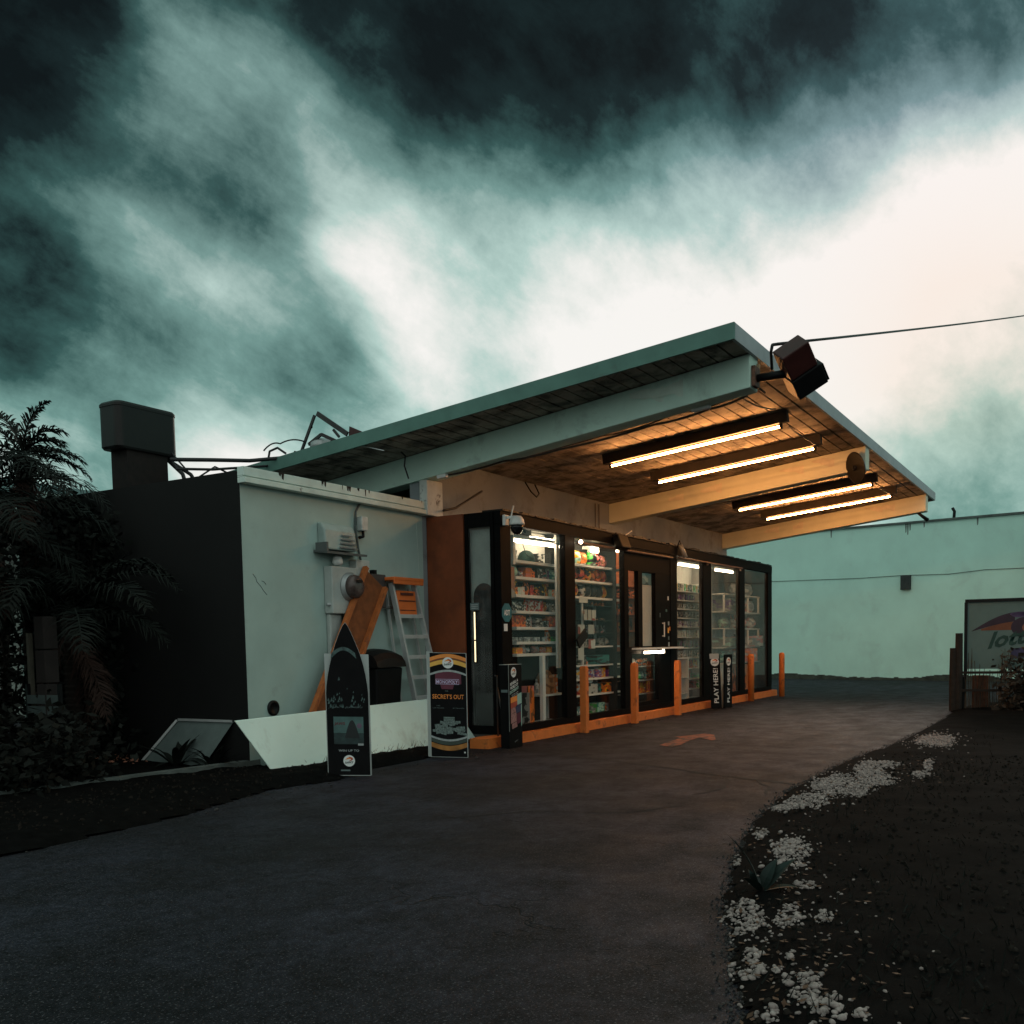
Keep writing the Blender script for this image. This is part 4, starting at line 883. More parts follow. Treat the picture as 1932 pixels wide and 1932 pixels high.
cable('beam_cable', [(13.0, 8.0, 4.4), (12.9, 6.2, 4.46), (12.75, 5.0, 4.60), (12.9, 4.2, 4.75), (14.4, 4.12, 4.84)], .012, M_cable, 'loose black cable hanging across the boards beside the foremost beam', sag=.05)
T = thing('switch_box', (12.5, 4.5, 4.5), 'small pale switch box under the foremost beam', 'switch box')
MB().bar((12.36, 4.62, 4.50), (12.36, 4.38, 4.525), .08, .06).build('case', M_white, T, bevel=.005)
MB().bar((12.36, 8.66, 4.06), (12.36, 8.5, 4.07), .07, .05).build('lamp_end', M_white, T)
for i, (a, q) in enumerate((((13.2, 8.8, 3.52), (13.8, 8.3, 3.9)), )):
    cable('wall_cable', [(12.75, 8.85, 3.62), (13.1, 8.85, 3.70), (13.9, 8.86, 4.06)], .02, M_cable, 'black cable curving from the corner pillar up the wall')
cable('cable_loop', [(15.66, 9.05, 4.46), (15.7, 8.95, 4.28), (15.85, 8.92, 4.20), (16.0, 8.95, 4.28), (16.02, 9.05, 4.46)], .014, M_cable, 'loop of black cable hanging on the wall above the second window')
for x, l_ in ((18.55, 'thin conduit down the wall beside the middle beam'), (18.72, 'second thin conduit next to the first, beside the middle beam')):
    cable('wall_conduit', [(x, 9.05, 4.4), (x, 9.05, 3.55)], .012, plain('dull conduit', (.12, .10, .09), .6), l_)
for x0, x1 in ((15.28, 17.3), (22.0, 24.1)):
    cable('light_lead', [(x0, 4.16, 4.76), (x0 + .6, 4.25, 4.80), (x1, 4.20, 4.78)], .012, M_cable, 'black lead joining the tube lights between the foremost and middle beams' if x0 < 20 else 'black lead joining the tube lights between the middle and last beams')
cable('beam_wire', [(12.16, 9.2, 4.47), (12.14, 9.1, 4.39), (12.15, 9.13, 4.25), (12.14, 9.05, 4.05)], .012, M_cable, 'short black wire running down the side of the foremost beam near the low roof')

# ------------------------------------------------------------------ on the roof
T = thing('rooftop_unit', (9.65, 12.02, 3.66), 'dark boxy air unit with rounded corners on a stand on the low roof', 'air unit')
def rrect(x0, x1, y0, y1, r, n=5):
    P = []
    for cx_, cy_, a0 in ((x1 - r, y1 - r, 0), (x0 + r, y1 - r, 90), (x0 + r, y0 + r, 180), (x1 - r, y0 + r, 270)):
        for i in range(n + 1): a = R(a0 + 90 * i / n); P.append((cx_ + r * math.cos(a), cy_ + r * math.sin(a)))
    return P
bd = rrect(9.13, 10.17, 11.8, 12.24, .10); m = MB(); n = len(bd)
lv = [(.95, 4.37), (1.0, 4.40), (1.0, 4.95), (1.02, 4.955), (1.02, 4.99), (.96, 5.02)]
rg = [[m.bm.verts.new((9.65 + (x - 9.65) * s, 12.02 + (y - 12.02) * s, z_)) for x, y in bd] for s, z_ in lv]
for a, q in zip(rg, rg[1:]):
    for i in range(n): m.face([a[i], a[(i + 1) % n], q[(i + 1) % n], q[i]])
m.face(rg[0][::-1]); m.face(rg[-1]); m.build('body', plain('dark brown metal case', (.0045, .004, .0038), .5, var=.3), T)
MB().box(9.3, 10.0, 11.85, 12.2, 3.66, 4.365).build('stand', plain('rusty stand', (.010, .0055, .0045), .8, var=.5, scale=9), T)
for a, q in (((10.05, 11.95, 4.37), (10.2, 11.6, 3.70)), ((10.1, 12.0, 4.37), (10.5, 11.6, 3.74))):
    MB().tube([a, ((a[0] + q[0]) / 2 + .08, (a[1] + q[1]) / 2, (a[2] + q[2]) / 2 + .1), q], .03, 8).build('hose', M_cable, T, smooth=True)
cable('roof_pipe', [(9.75, 11.5, 4.25), (10.34, 11.3, 4.31), (10.9, 11.1, 4.36), (11.42, 10.9, 4.46)], .03, M_cable, 'thick black pipe lying along the low roof from the air unit')
cable('roof_pipe', [(9.8, 11.45, 4.12), (10.3, 11.25, 4.16), (10.7, 11.3, 4.24), (11.4, 11.1, 4.36)], .02, M_cable, 'thinner black hose beside the thick pipe on the low roof')
cable('roof_pipe', [(9.95, 11.7, 4.4), (10.1, 11.4, 4.0), (10.4, 11.3, 4.22), (10.9, 11.25, 4.08)], .014, M_cable, 'looping black hose below the thick pipe beside the air unit')
cable('roof_wire', [(11.0, 10.9, 4.5), (11.2, 10.75, 4.62), (11.5, 10.5, 4.66)], .012, M_cable, 'thin black wire arching over the rear end of the canopy roof', sag=-.05)
cable('roof_hook', [(11.38, 11.2, 4.40), (11.38, 11.15, 4.58), (11.4, 11.0, 4.62), (11.42, 10.85, 4.52)], .018, M_cable, 'curled black strap on the edge of the canopy roof')
T = thing('broken_frame', (11.5, 10.1, 4.55), 'bent broken dark metal frame on top of the canopy roof', 'metal frame')
for a, q, wd in (((11.5, 10.31, 5.04), (11.5, 10.62, 4.50), .04), ((11.5, 10.26, 5.06), (11.5, 9.68, 4.68), .07), ((11.5, 10.45, 4.62), (11.5, 10.19, 4.74), .045), ((11.5, 10.19, 4.74), (11.55, 9.95, 4.62), .05), ((11.5, 9.95, 4.78), (11.5, 9.84, 4.66), .035), ((11.4, 10.62, 4.52), (11.34, 10.66, 4.38), .05)):
    MB().bar(a, q, wd, .03, (1, 0, 0)).build('bar', plain('dark bent steel', (.03, .028, .028), .5, var=.3), T)
m = MB(); m.prism([(11.5, 10.36, 4.92), (11.5, 10.42, 4.84), (11.5, 10.37, 4.86)], (.01, 0, 0)); m.build('torn_strip', M_black2, T)
m = MB(); m.prism([(11.5, 9.66, 4.64), (11.5, 9.64, 4.79), (11.5, 9.42, 4.69), (11.5, 9.42, 4.66)], (.03, 0, 0)); m.build('bracket', M_rustred, T)
m = MB(); m.lathe([(.18, 0), (.17, .1), (.10, .16), (.01, .18)], c=(11.62, 10.3, 4.54), n=14); m.build('dome', M_galv, T, smooth=True)
MB().box(11.5, 11.8, 10.02, 10.35, 4.50, 4.64).build('foot_plate', M_galv, T)

# ------------------------------------------------------------------ plants
def frond(m, base, az, elev, L, droop, n=26, ll=.42, rnd=random, wd=.028):
    """one feather leaf: arching rib with narrow leaflets on both sides"""
    p = Vector(base); e = elev; seg = L / n; pts = [p.copy()]; h = Vector((math.cos(az), math.sin(az), 0)); sd = Vector((-h.y, h.x, 0))
    for i in range(n):
        e -= droop / n * (0.4 + 1.2 * i / n); p = p + (h * math.cos(e) + Vector((0, 0, math.sin(e)))) * seg; pts.append(p.copy())
    m.mat(0); m.tube(pts[::3] + [pts[-1]], .018, 4, r2=.004, caps=False)
    for i in range(3, n + 1):
        t = i / n; l = ll * math.sin(math.pi * (.12 + .83 * t)) ** .7 * rnd.uniform(.8, 1.15); d = (pts[i] - pts[i - 1]).normalized(); nn = d.cross(sd).normalized()
        for s in (-1, 1):
            for k in range(2):
                o = (d * rnd.uniform(.45, .8) + sd * s * rnd.uniform(.6, .9) + nn * rnd.uniform(-.12, .35)).normalized()
                b0 = pts[i] - d * seg * rnd.random(); mid_ = b0 + o * l * .55; tip = b0 + o * l + Vector((0, 0, -l * rnd.uniform(.1, .45)))
                q = d * wd * .5
                m.poly([b0 - q * .6, mid_ - q, tip, mid_ + q, b0 + q * .6])
def palm(name, x, y, zc, label, seed, specs, dead=0, lean=(.0, .0), trunk_r=.14):
    rnd = random.Random(seed); T = thing(name, (x, y, 0), label, 'palm tree'); c = Vector((x + lean[0], y + lean[1], zc))
    m = MB(); P = [Vector((x, y, 0)).lerp(c, i / 7) for i in range(8)]; m.tube(P, trunk_r, 10, r2=trunk_r * .75)
    for i in range(1, 26): 
        p = Vector((x, y, 0)).lerp(c, i / 26); m.lathe([(trunk_r * .9, -.03), (trunk_r * 1.08, .02), (trunk_r * .9, .04)], c=p, n=9)
    m.build('trunk', M_trunk, T)
    for az, el_, L, dr_, ll in specs:
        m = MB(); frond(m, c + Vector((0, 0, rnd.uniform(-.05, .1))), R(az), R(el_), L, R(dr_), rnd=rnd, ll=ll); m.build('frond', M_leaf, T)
    for k in range(dead):
        m = MB(); frond(m, c - Vector((0, 0, .15)), rnd.uniform(0, 6.28), R(rnd.uniform(-50, -75)), rnd.uniform(1.1, 1.7), R(30), n=18, ll=.3, rnd=rnd); m.build('dead_frond', M_deadleaf, T)
    return T
# azimuths: picture-right is about -59 deg, away is about 31 deg
palm('palm_tree', 8.05, 12.35, 4.12, 'feathery palm rising above the low roof beside the air unit, two fronds upright', 3,
     [(118, 62, .74, 50, .27), (108, 72, .70, 40, .28), (-60, 86, .80, 60, .24), (-52, 72, .74, 110, .26), (-58, 48, .62, 100, .28), (-62, 8, .85, 45, .28), (-45, 0, .9, 50, .26), (120, 20, 1.5, 60, .4), (135, 5, 1.5, 60, .4), (100, 5, 1.5, 70, .4),
      (-75, -15, 1.0, 60, .38), (170, 25, 1.1, 70, .36), (30, 40, .9, 80, .36), (60, 10, 1.2, 80, .4), (-120, 10, 1.1, 80, .38), (-90, -25, 1.0, 50, .36), (200, -15, 1.2, 60, .38)], dead=4)
palm('palm_tree', 6.9, 11.7, 3.25, 'low dark palm filling the picture edge beside the taller palm', 5,
     [(a, e, L, d, .46) for a, e, L, d in ((120, 40, 1.9, 90), (100, 20, 1.9, 80), (140, 10, 1.8, 70), (-60, 35, 1.9, 95), (-40, 15, 1.9, 80), (-80, 50, 1.7, 110), (160, 55, 1.7, 110), (-100, 20, 1.8, 90), (-130, 35, 1.8, 100), (190, 15, 1.8, 80), (60, 30, 1.8, 90), (-60, -10, 1.7, 60), (-150, 0, 1.7, 70), (120, -15, 1.6, 60))], dead=3)
palm('palm_tree', 7.6, 10.9, 2.0, 'short bushy palm in front of the black end wall', 9,
     [(a, e, L, d, .42) for a, e, L, d in ((-60, 50, 1.6, 100), (-40, 65, 1.5, 110), (-90, 35, 1.6, 90), (120, 45, 1.6, 100), (150, 60, 1.5, 110), (-150, 40, 1.6, 100), (200, 20, 1.6, 80), (-120, 15, 1.6, 80), (80, 55, 1.5, 110), (-70, 10, 1.4, 60))], dead=5, trunk_r=.1)
def leafy(name, x, y, rx_, ry_, h, n, label, seed, mat, size=.11, cat='shrub'):
    rnd = random.Random(seed); T = thing(name, (x, y, 0), label, cat)
    m = MB()
    for i in range(7): m.tube([(x + rnd.uniform(-.1, .1), y + rnd.uniform(-.1, .1), 0), (x + rnd.uniform(-.4, .4) * rx_, y + rnd.uniform(-.4, .4) * ry_, h * .5), (x + rnd.uniform(-.9, .9) * rx_, y + rnd.uniform(-.9, .9) * ry_, h * rnd.uniform(.6, .95))], .018, 5, r2=.005)
    m.build('stem', M_trunk, T)
    m = MB(); cl = [(rnd.uniform(-.8, .8) * rx_, rnd.uniform(-.8, .8) * ry_, rnd.uniform(.08, 1.0) * h, rnd.uniform(.22, .42)) for _ in range(34)]
    for i in range(n):
        cx_, cy_, cz, r = rnd.choice(cl); v = Vector((rnd.gauss(0, 1), rnd.gauss(0, 1), rnd.gauss(0, 1))).normalized() * r * rnd.uniform(.5, 1.1)
        p = Vector((x + cx_, y + cy_, max(.03, cz))) + v; p.z = max(p.z, .02); a = Vector((rnd.gauss(0, 1), rnd.gauss(0, 1), rnd.gauss(-.3, .6))).normalized(); s_ = size * rnd.uniform(.6, 1.4)
        q = a.orthogonal().normalized(); q = (q * math.cos(i) + a.cross(q) * math.sin(i)) * s_ * .28
        m.poly([p, p + a * s_ * .5 + q, p + a * s_, p + a * s_ * .5 - q])
    m.build('foliage', mat, T); return T
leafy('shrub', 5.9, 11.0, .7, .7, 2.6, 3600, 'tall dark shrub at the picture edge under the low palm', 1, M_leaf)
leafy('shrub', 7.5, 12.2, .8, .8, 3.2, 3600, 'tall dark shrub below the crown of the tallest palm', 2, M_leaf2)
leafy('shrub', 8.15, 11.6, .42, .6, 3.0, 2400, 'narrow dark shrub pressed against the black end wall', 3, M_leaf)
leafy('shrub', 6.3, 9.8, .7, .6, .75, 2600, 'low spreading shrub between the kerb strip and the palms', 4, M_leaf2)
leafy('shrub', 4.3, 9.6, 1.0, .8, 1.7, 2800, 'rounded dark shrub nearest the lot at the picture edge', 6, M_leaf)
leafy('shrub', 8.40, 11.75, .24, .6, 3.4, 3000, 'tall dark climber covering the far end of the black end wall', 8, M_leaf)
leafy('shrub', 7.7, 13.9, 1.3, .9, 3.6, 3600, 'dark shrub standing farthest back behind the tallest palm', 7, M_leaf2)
def blades(name, x, y, z0, n, L, wd, label, seed, mat, up=.9, cat='plant', spread=1.):
    rnd = random.Random(seed); T = thing(name, (x, y, z0), label, cat)
    for i in range(n):
        az = 2 * math.pi * i / n + rnd.uniform(-.3, .3); e = R(rnd.uniform(35, 80)) * up; l = L * rnd.uniform(.7, 1.1); m = MB(); h = Vector((math.cos(az), math.sin(az), 0)) * spread; sd = Vector((-h.y, h.x, 0)).normalized()
        P = []; p = Vector((x, y, z0)) + h * .03; ee = e
        for k in range(7): P.append(p.copy()); p = p + (h * math.cos(ee) + Vector((0, 0, math.sin(ee)))) * l / 6; ee -= R(rnd.uniform(3, 13))
        W_ = [wd * s for s in (.45, .8, 1, 1, .8, .45, .02)]
        for k in range(6):
            up_ = Vector((0, 0, 1)) * .25
            for sg in (-1, 1): m.poly([P[k], P[k + 1], P[k + 1] + (sd * sg + up_) * W_[k + 1] / 2, P[k] + (sd * sg + up_) * W_[k] / 2])
        m.build('leaf', mat, T)
    return T
blades('agave', 8.32, 9.95, .05, 13, .55, .085, 'dark spiky plant in front of the leaning pale panel', 1, M_leaf)
blades('agave', 8.45, 9.42, .05, 11, .50, .08, 'second spiky plant nearer the end of the long white board', 2, M_leaf)
M_bl = plain('broad green leaf', (.004, .011, .008), .6, var=.25, scale=5)
T = thing('broad_leaf_plant', (5.52, 1.66, .06), 'plant with two broad pointed green leaves among the white pebbles', 'plant')
for az, el_, L, wd in ((112, 74, .40, .17), (-40, 50, .30, .11), (-20, 62, .24, .09), (150, 50, .18, .07), (-95, 28, .24, .07), (60, 60, .16, .07)):
    m = MB(); h = Vector((math.cos(R(az)), math.sin(R(az)), 0)); sd = Vector((-h.y, h.x, 0)); p = Vector((5.52, 1.66, .05)); e = R(el_); P = []
    sd = (sd + Vector((.25, .2, .2))).normalized()
    for k in range(9): P.append(p.copy()); p = p + (h * math.cos(e) + Vector((0, 0, math.sin(e)))) * L / 8; e -= R(4)
    W_ = [wd * math.sin(math.pi * min(1, .08 + .92 * (k / 8) ** .75)) for k in range(9)]
    for k in range(8):
        for sg in (-1, 1): m.poly([P[k], P[k + 1], P[k + 1] + (sd * sg + Vector((0, 0, .2))) * W_[k + 1] / 2, P[k] + (sd * sg + Vector((0, 0, .2))) * W_[k] / 2])
    m.build('leaf', M_bl, T, smooth=True)
# leaning pale panel, litter, slats, wall stub, house behind
T = thing('leaning_panel', (8.8, 10.2, 0), 'pale framed panel leaning against the black end wall behind the spiky plants', 'panel')
pa = [(8.70, 9.32, .60), (8.70, 10.31, .60), (8.42, 10.75, .04), (8.42, 9.6, .04)]
m = MB(); m.prism(pa, (.02, 0, .012)); m.build('sheet', plain('dusty grey sheet', (.12, .15, .145), .5, var=.15), T)
MB().bar((8.69, 10.33, .61), (8.41, 10.77, .03), .05, .03).build('edge_strip', M_alu, T)
MB().bar((8.685, 10.30, .62), (8.685, 9.32, .62), .02, .03).build('edge_strip', M_alu, T)
rnd = random.Random(2)
m = MB()
for i in range(46):
    p = Vector((8.25 + rnd.gauss(0, .14), 11.0 + rnd.gauss(0, .22), .08 + rnd.uniform(0, .06))); a = Vector((rnd.gauss(0, 1), rnd.gauss(0, 1), rnd.gauss(0, .4))).normalized() * rnd.uniform(.04, .08); q = a.orthogonal().normalized() * .02
    m.poly([p, p + a * .5 + q, p + a, p + a * .5 - q])
tag(stuff(m.build('dry_leaves', plain('dry orange leaf', (.28, .11, .07), .8, var=.3))), 'heap of dry orange leaves on the soil beside the leaning panel', 'leaves')
T = thing('slatted_crate', (7.0, 10.3, 0), 'pale slatted crate half hidden in the dark shrubs', 'crate')
M_slat = plain('weathered slat', (.06, .08, .078), .8, var=.2)
for i in range(3): MB().bar((6.9, 10.75, .72 + .13 * i), (6.95, 10.25, .72 + .13 * i), .02, .10).build('slat', M_slat, T)
for x, y in ((6.92, 10.77), (6.97, 10.24)): MB().box(x - .02, x + .02, y - .02, y + .02, .0, 1.16).build('post', M_black2, T)
T = thing('block_pillar', (7.0, 10.5, 0), 'short pinkish block pillar standing in the shrubs at the picture edge', 'pillar')
for i in range(5): MB().box(6.92, 7.10, 10.42, 10.60, .0 + .39 * i, .375 + .39 * i).build('block', plain('pink concrete block', (.024, .018, .017), .9, var=.2, bump=.4), T, bevel=.01)
tag(MB().box(6.95, 7.0, 10.75, 10.8, 0, 1.75).build('wooden_stake', plain('pale stake', (.10, .09, .07), .8), org=(6.97, 10.77, 0)), 'thin pale wooden stake beside the block pillar', 'stake')
T = thing('neighbour_house', (13.5, 21, 0), 'low house with a pale roof edge far behind the palms', 'house')
MB().box(10.5, 16.5, 20.02, 25, 4.98, 5.10).build('roof', M_roof, T)
MB().box(10.4, 16.6, 19.95, 20.015, 4.96, 5.22).build('roof_edge', plain('blue green roof edge', (.16, .25, .25), .6), T)
MB().box(14.4, 16.4, 20.6, 24.9, 0, 4.975).build('wall', plain('house wall', (.22, .24, .22), .8), T)
for x in (10.7, 12.4): MB().box(x, x + .15, 20.1, 20.25, 0, 4.975).build('post', M_trunk, T)

# ------------------------------------------------------------------ pale building across the lot
n_ = Vector((37.61 - 40.56, 7.62 - 11.46, 0)).normalized(); bdir = Vector((36.65 - 37.61, 4.17 - 7.62, 0)).normalized()
P0, P1 = Vector((37.61, 7.62, 0)) - bdir * 9, Vector((37.61, 7.62, 0)) + bdir * 34; back = Vector((-bdir.y, bdir.x, 0)); back = back if back.x > 0 else -back
T = thing('plain_building', (37.6, 7.6, 0), 'long windowless pale green building closing the lot behind the shop', 'building')
hA, hB = 5.72, 4.95
m = MB(); m.hexa([P0, P1, P1 + back * 9, P0 + back * 9, P0 + Vector((0, 0, hA)), P1 + Vector((0, 0, hB)), P1 + back * 9 + Vector((0, 0, hB)), P0 + back * 9 + Vector((0, 0, hA))]); m.build('wall', M_white_wall, T)
m = MB(); m.bar(P0 - back * .02 + Vector((0, 0, hA + .02)), P1 - back * .02 + Vector((0, 0, hB + .02)), .10, .07); m.build('parapet_edge', plain('stained wall top', (.10, .12, .11), .8, var=.5, scale=2), T)
m = MB(); rnd = random.Random(6); q = 300
for i in range(q):
    a, c_ = P0.lerp(P1, i / q), P0.lerp(P1, (i + 1) / q); h1 = h2 if i else .14; h2 = max(.08, min(.22, h1 + rnd.uniform(-.035, .035)))
    m.hexa([a - back * .05, c_ - back * .05, c_ - back * .003, a - back * .003] + [a - back * .05 + Vector((0, 0, h1)), c_ - back * .05 + Vector((0, 0, h1)), c_ - back * .003 + Vector((0, 0, h1)), a - back * .003 + Vector((0, 0, h1))])
m.build('mouldy_base', plain('mouldy wall base', (.05, .055, .045), .9, var=.5, scale=4), T)
def onwall(t, z_, d=0.): return Vector((37.61, 7.62, 0)) + bdir * t - back * d + Vector((0, 0, z_))
m = MB()
for t_, ln in ((1.65, .22), (1.72, .3), (1.8, .16), (4.1, .2), (-1.2, .14), (2.3, .1)):
    m.poly([onwall(t_, 5.72 - (t_ + 9) / 43 * .77 - .0, .004), onwall(t_ + .06, 5.72 - (t_ + 9) / 43 * .77, .004), onwall(t_ + .05, 5.45 - ln, .004), onwall(t_ + .015, 5.42 - ln, .004)])
m.build('drip_stain', plain('dark drip stain', (.16, .19, .17), .9), T)
v = MB(); c_ = onwall(1.72, 3.46, .06); v.bar(c_ - Vector((0, 0, .25)), c_ + Vector((0, 0, .25)), .11, .34, tuple(bdir)); o = v.build('vent_cover', plain('dark grey vent', (.035, .04, .04), .6), org=c_); tag(o, 'dark rectangular wall box on the pale building across the lot', 'wall box')
pts = [onwall(t_, z_, .02) for t_, z_ in ((-7, 3.92), (-3, 3.80), (0, 3.72), (1.6, 3.72), (3.2, 3.66), (4.4, 3.73), (6, 3.69), (9, 3.70))]
cable('wall_wire', pts, .009, M_cable, 'thin black wire strung along the pale building across the lot', seg=5)
tag(MB().tube([onwall(3.3, 5.5, -.1), onwall(3.32, 5.78, -.1), onwall(3.25, 5.9, -.1)], .05, 8).build('vent_pipe', M_black2, org=onwall(3.3, 5.4, -.1)), 'stubby dark vent pipe on top of the pale building', 'pipe')
# state game sign with brush below
T = thing('game_sign', (22.0, 1.4, 0), 'framed sign with a bird bill emblem and green script word above the dry reeds', 'sign')
SX, SY = Vector((.09, -1.0, 0)).normalized(), Vector((0, 0, 1)); SN = SX.cross(SY)
so_ = Vector((21.96, 2.40, 0)); SP = lambda u, v, d=0.: so_ + SX * u + SY * v + SN * d
def spoly(m, pts, d): m.poly([SP(u, v, d) for u, v in pts])
m = MB(); m.prism([SP(.03, .85, -.03), SP(2.07, .85, -.03), SP(2.07, 2.22, -.03), SP(.03, 2.22, -.03)], SN * .03); m.build('panel', plain('pale green sign face', (.10, .155, .145), .5, var=.06), T)
for u0, u1, v0, v1 in ((0, 2.1, 2.20, 2.26), (-.01, .05, .7, 2.199), (2.05, 2.11, .7, 2.199)):
    m = MB(); m.prism([SP(u0, v0, -.05), SP(u1, v0, -.05), SP(u1, v1, -.05), SP(u0, v1, -.05)], SN * .09); m.build('frame', M_black2, T)
for u in (.0, 2.05): MB().box(SP(u, 0).x - .05, SP(u, 0).x + .03, SP(u, 0).y - .04, SP(u, 0).y + .04, 0, .70).build('post', M_black2, T)
# bird bill, rounded head loop and orange patch
m = MB(); band(m, lambda t: SP(.13 + .78 * t, 1.62 + .36 * math.sin(t * 1.45), .003), lambda t: SP(.13 + .78 * t, 1.61 + .20 * math.sin(t * 1.2), .003)); m.build('bill', plain('dark plum print', (.030, .014, .028), .5), T)
m = MB(); band(m, lambda t: SP(.30 + .58 * t, 1.655 + .14 * math.sin(t * 1.3), .004), lambda t: SP(.30 + .58 * t, 1.625, .004)); m.build('bill_patch', plain('dull orange sign print', (.15, .05, .022), .5, var=.15), T)
m = MB(); disc(m, SP(1.10, 1.68, .005), SX, SY, .26, .20); m.build('head_loop', MATS['dark plum print'], T)
m = MB(); disc(m, SP(1.20, 1.67, .006), SX, SY, .16, .115); m.build('head_patch', plain('salmon sign print', (.26, .10, .06), .5, var=.1), T)
m = MB(); disc(m, SP(.98, 1.93, .0055), SX, SY, .14, .055); disc(m, SP(1.02, 1.94, .0055), SX, SY, .2, .045); m.build('crest', plain('violet sign print', (.09, .06, .14), .5, var=.2), T)
lettering('sign_word', 'lottery', plain('dark green script', (.012, .045, .036), .5), T, SP(1.10, 1.47), SX + SY * .16, SY + SX * .12, .44, 1.34, shear=.22, depth=.008, bold=.03)
m = MB(); band(m, lambda t: SP(.85 + .9 * t, 1.25 + .1 * t, .005), lambda t: SP(.85 + .9 * t, 1.05 + .1 * t, .005)); m.build('wing', plain('deep violet sign print', (.035, .03, .075), .5), T)
T = thing('reed_fence', (21.75, 1.6, 0), 'dark dry reed fence with a rough post under the framed sign', 'fence')
M_reed = plain('dark dry reed', (.040, .030, .022), .9, var=.5, scale=5)
rnd = random.Random(14)
for u in (-.20, -.10): 
    p = SP(u, 0, .12); MB().lathe([(.075, 0), (.08, .6), (.07, 1.28 + .3 * (u > -.15))], c=p, n=9).build('post', M_trunk, T)
for i in range(62):
    u = .02 + i * .034; h = .9 + .22 * math.sin(i * .37) + rnd.uniform(-.12, .16); p = SP(u + rnd.uniform(-.01, .01), 0, .10 + rnd.uniform(-.03, .03))
    MB().tube([p, p + Vector((rnd.uniform(-.02, .02), rnd.uniform(-.02, .02), h * .6)), p + Vector((rnd.uniform(-.05, .05), rnd.uniform(-.05, .05), h))], .013, 4, r2=.005).build('reed', M_reed, T)
for v_ in (.42, .78): MB().bar(SP(-.1, v_, .15), SP(2.1, v_, .15), .03, .05).build('rail', M_trunk, T)
leafy('dry_bush', 21.5, .9, .32, .8, .95, 1500, 'dry brown bush in front of the reed fence', 21, M_reed, size=.13, cat='bush')
tag(MB().box(21.98, 22.06, 1.95, 2.25, .05, .72).build('rusty_sheet', plain('dim rust sheet', (.10, .035, .018), .8, var=.5, scale=8), org=(22.0, 2.1, .05), bevel=.02), 'rust orange sheet showing through the reeds beside the rough post', 'metal sheet')

# ------------------------------------------------------------------ pebbles
_t = bmesh.new(); bmesh.ops.create_icosphere(_t, subdivisions=1, radius=1); _t.verts.ensure_lookup_table()
ICO_V = [v.co.copy() for v in _t.verts]; ICO_F = [tuple(v.index for v in f.verts) for f in _t.faces]; _t.free()
class Heap:
    """many small stones in one mesh"""
    def __init__(s): s.v = []; s.f = []
    def add(s, M):
        n = len(s.v); s.v += [tuple(M @ (c * random.uniform(.85, 1.12))) for c in ICO_V]; s.f += [tuple(i + n for i in f) for f in ICO_F]
    def build(s, name, mat, parent, smooth=False):
        me = bpy.data.meshes.new(name); me.from_pydata(s.v, [], s.f); me.materials.append(mat)
        if smooth: me.polygons.foreach_set('use_smooth', [True] * len(me.polygons))
        o = bpy.data.objects.new(name, me); COL.objects.link(o); o.parent = parent; return o
from mathutils.bvhtree import BVHTree
bv = BVHTree.FromPolygons([v.co.copy() for v in bed.data.vertices], [tuple(p.vertices) for p in bed.data.polygons])
ELL = [(5.03, 1.61, 0.05, -0.1, -0.31, -0.1), (5.09, 1.38, 0.04, -0.07, -0.19, -0.05), (5.13, 1.21, 0.02, -0.04, -0.1, -0.02), (6.67, 1.8, 0.05, -0.11, -0.46, -0.13), (7.27, 2.19, 0.02, -0.05, -0.16, -0.05), (5.71, 1.45, 0.03, -0.05, -0.1, -0.03), (5.84, 1.7, 0.02, -0.04, -0.13, -0.04), (6.46, 2.11, 0.01, -0.02, -0.21, -0.07), (8.79, 2.24, 0.07, -0.16, -0.42, -0.11), (9.94, 2.25, 0.08, -0.19, -0.71, -0.16), (10.97, 2.12, 0.05, -0.13, -1.05, -0.21), (10.43, 1.89, 0.05, -0.11, -0.31, -0.06), (9.68, 1.98, 0.04, -0.09, -0.44, -0.09), (14.78, 1.98, 0.08, -0.23, -0.86, -0.12), (11.97, 1.67, 0.02, -0.04, -0.49, -0.07), (11.04, 1.61, 0.04, -0.09, -0.21, -0.03), (4.31, 1.34, 0.03, -0.05, -0.21, -0.07), (4.27, 1.21, 0.01, -0.02, -0.05, -0.01), (4.44, 1.2, 0.01, -0.02, -0.05, -0.01), (3.99, 1.01, 0.03, -0.05, -0.22, -0.05), (3.81, 0.9, 0.03, -0.06, -0.14, -0.03), (3.77, 0.75, 0.02, -0.03, -0.05, -0.01), (3.72, 1.07, 0.02, -0.03, -0.07, -0.02), (3.77, 1.21, 0.0, -0.01, -0.08, -0.03), (4.24, 1.41, 0.01, -0.02, -0.08, -0.03), (4.13, 1.13, 0.01, -0.02, -0.04, -0.01), (8.53, 2.36, 0.04, -0.08, -0.22, -0.06), (11.71, 2.1, 0.06, -0.15, -0.24, -0.04)]
rnd = random.Random(31); spots = []
for cx_, cy_, ax, ay, bx, by in ELL:
    area = math.pi * abs(ax * by - ay * bx); n = int(area / .00042) + 4
    for i in range(n):
        t, r = rnd.uniform(0, 6.283), math.sqrt(rnd.random()) * (1 + rnd.gauss(0, .12)); c_, s_ = r * math.cos(t), r * math.sin(t)
        if rnd.random() < .16: c_ += rnd.gauss(0, .55); s_ += rnd.gauss(0, .5)
        spots.append((cx_ + ax * c_ + bx * s_, cy_ + ay * c_ + by * s_, min(.024, .0075 * math.exp(abs(rnd.gauss(0, .55))))))
for i in range(260):
    e = rnd.choice(ELL); spots.append((e[0] + rnd.gauss(0, .5), e[1] + rnd.gauss(0, .16), rnd.uniform(.006, .014)))
spots.sort(key=lambda q: q[0] ** 2 + q[1] ** 2)
M_peb = plain('pale pebble', (.25, .20, .186), .9, var=.65, scale=26)
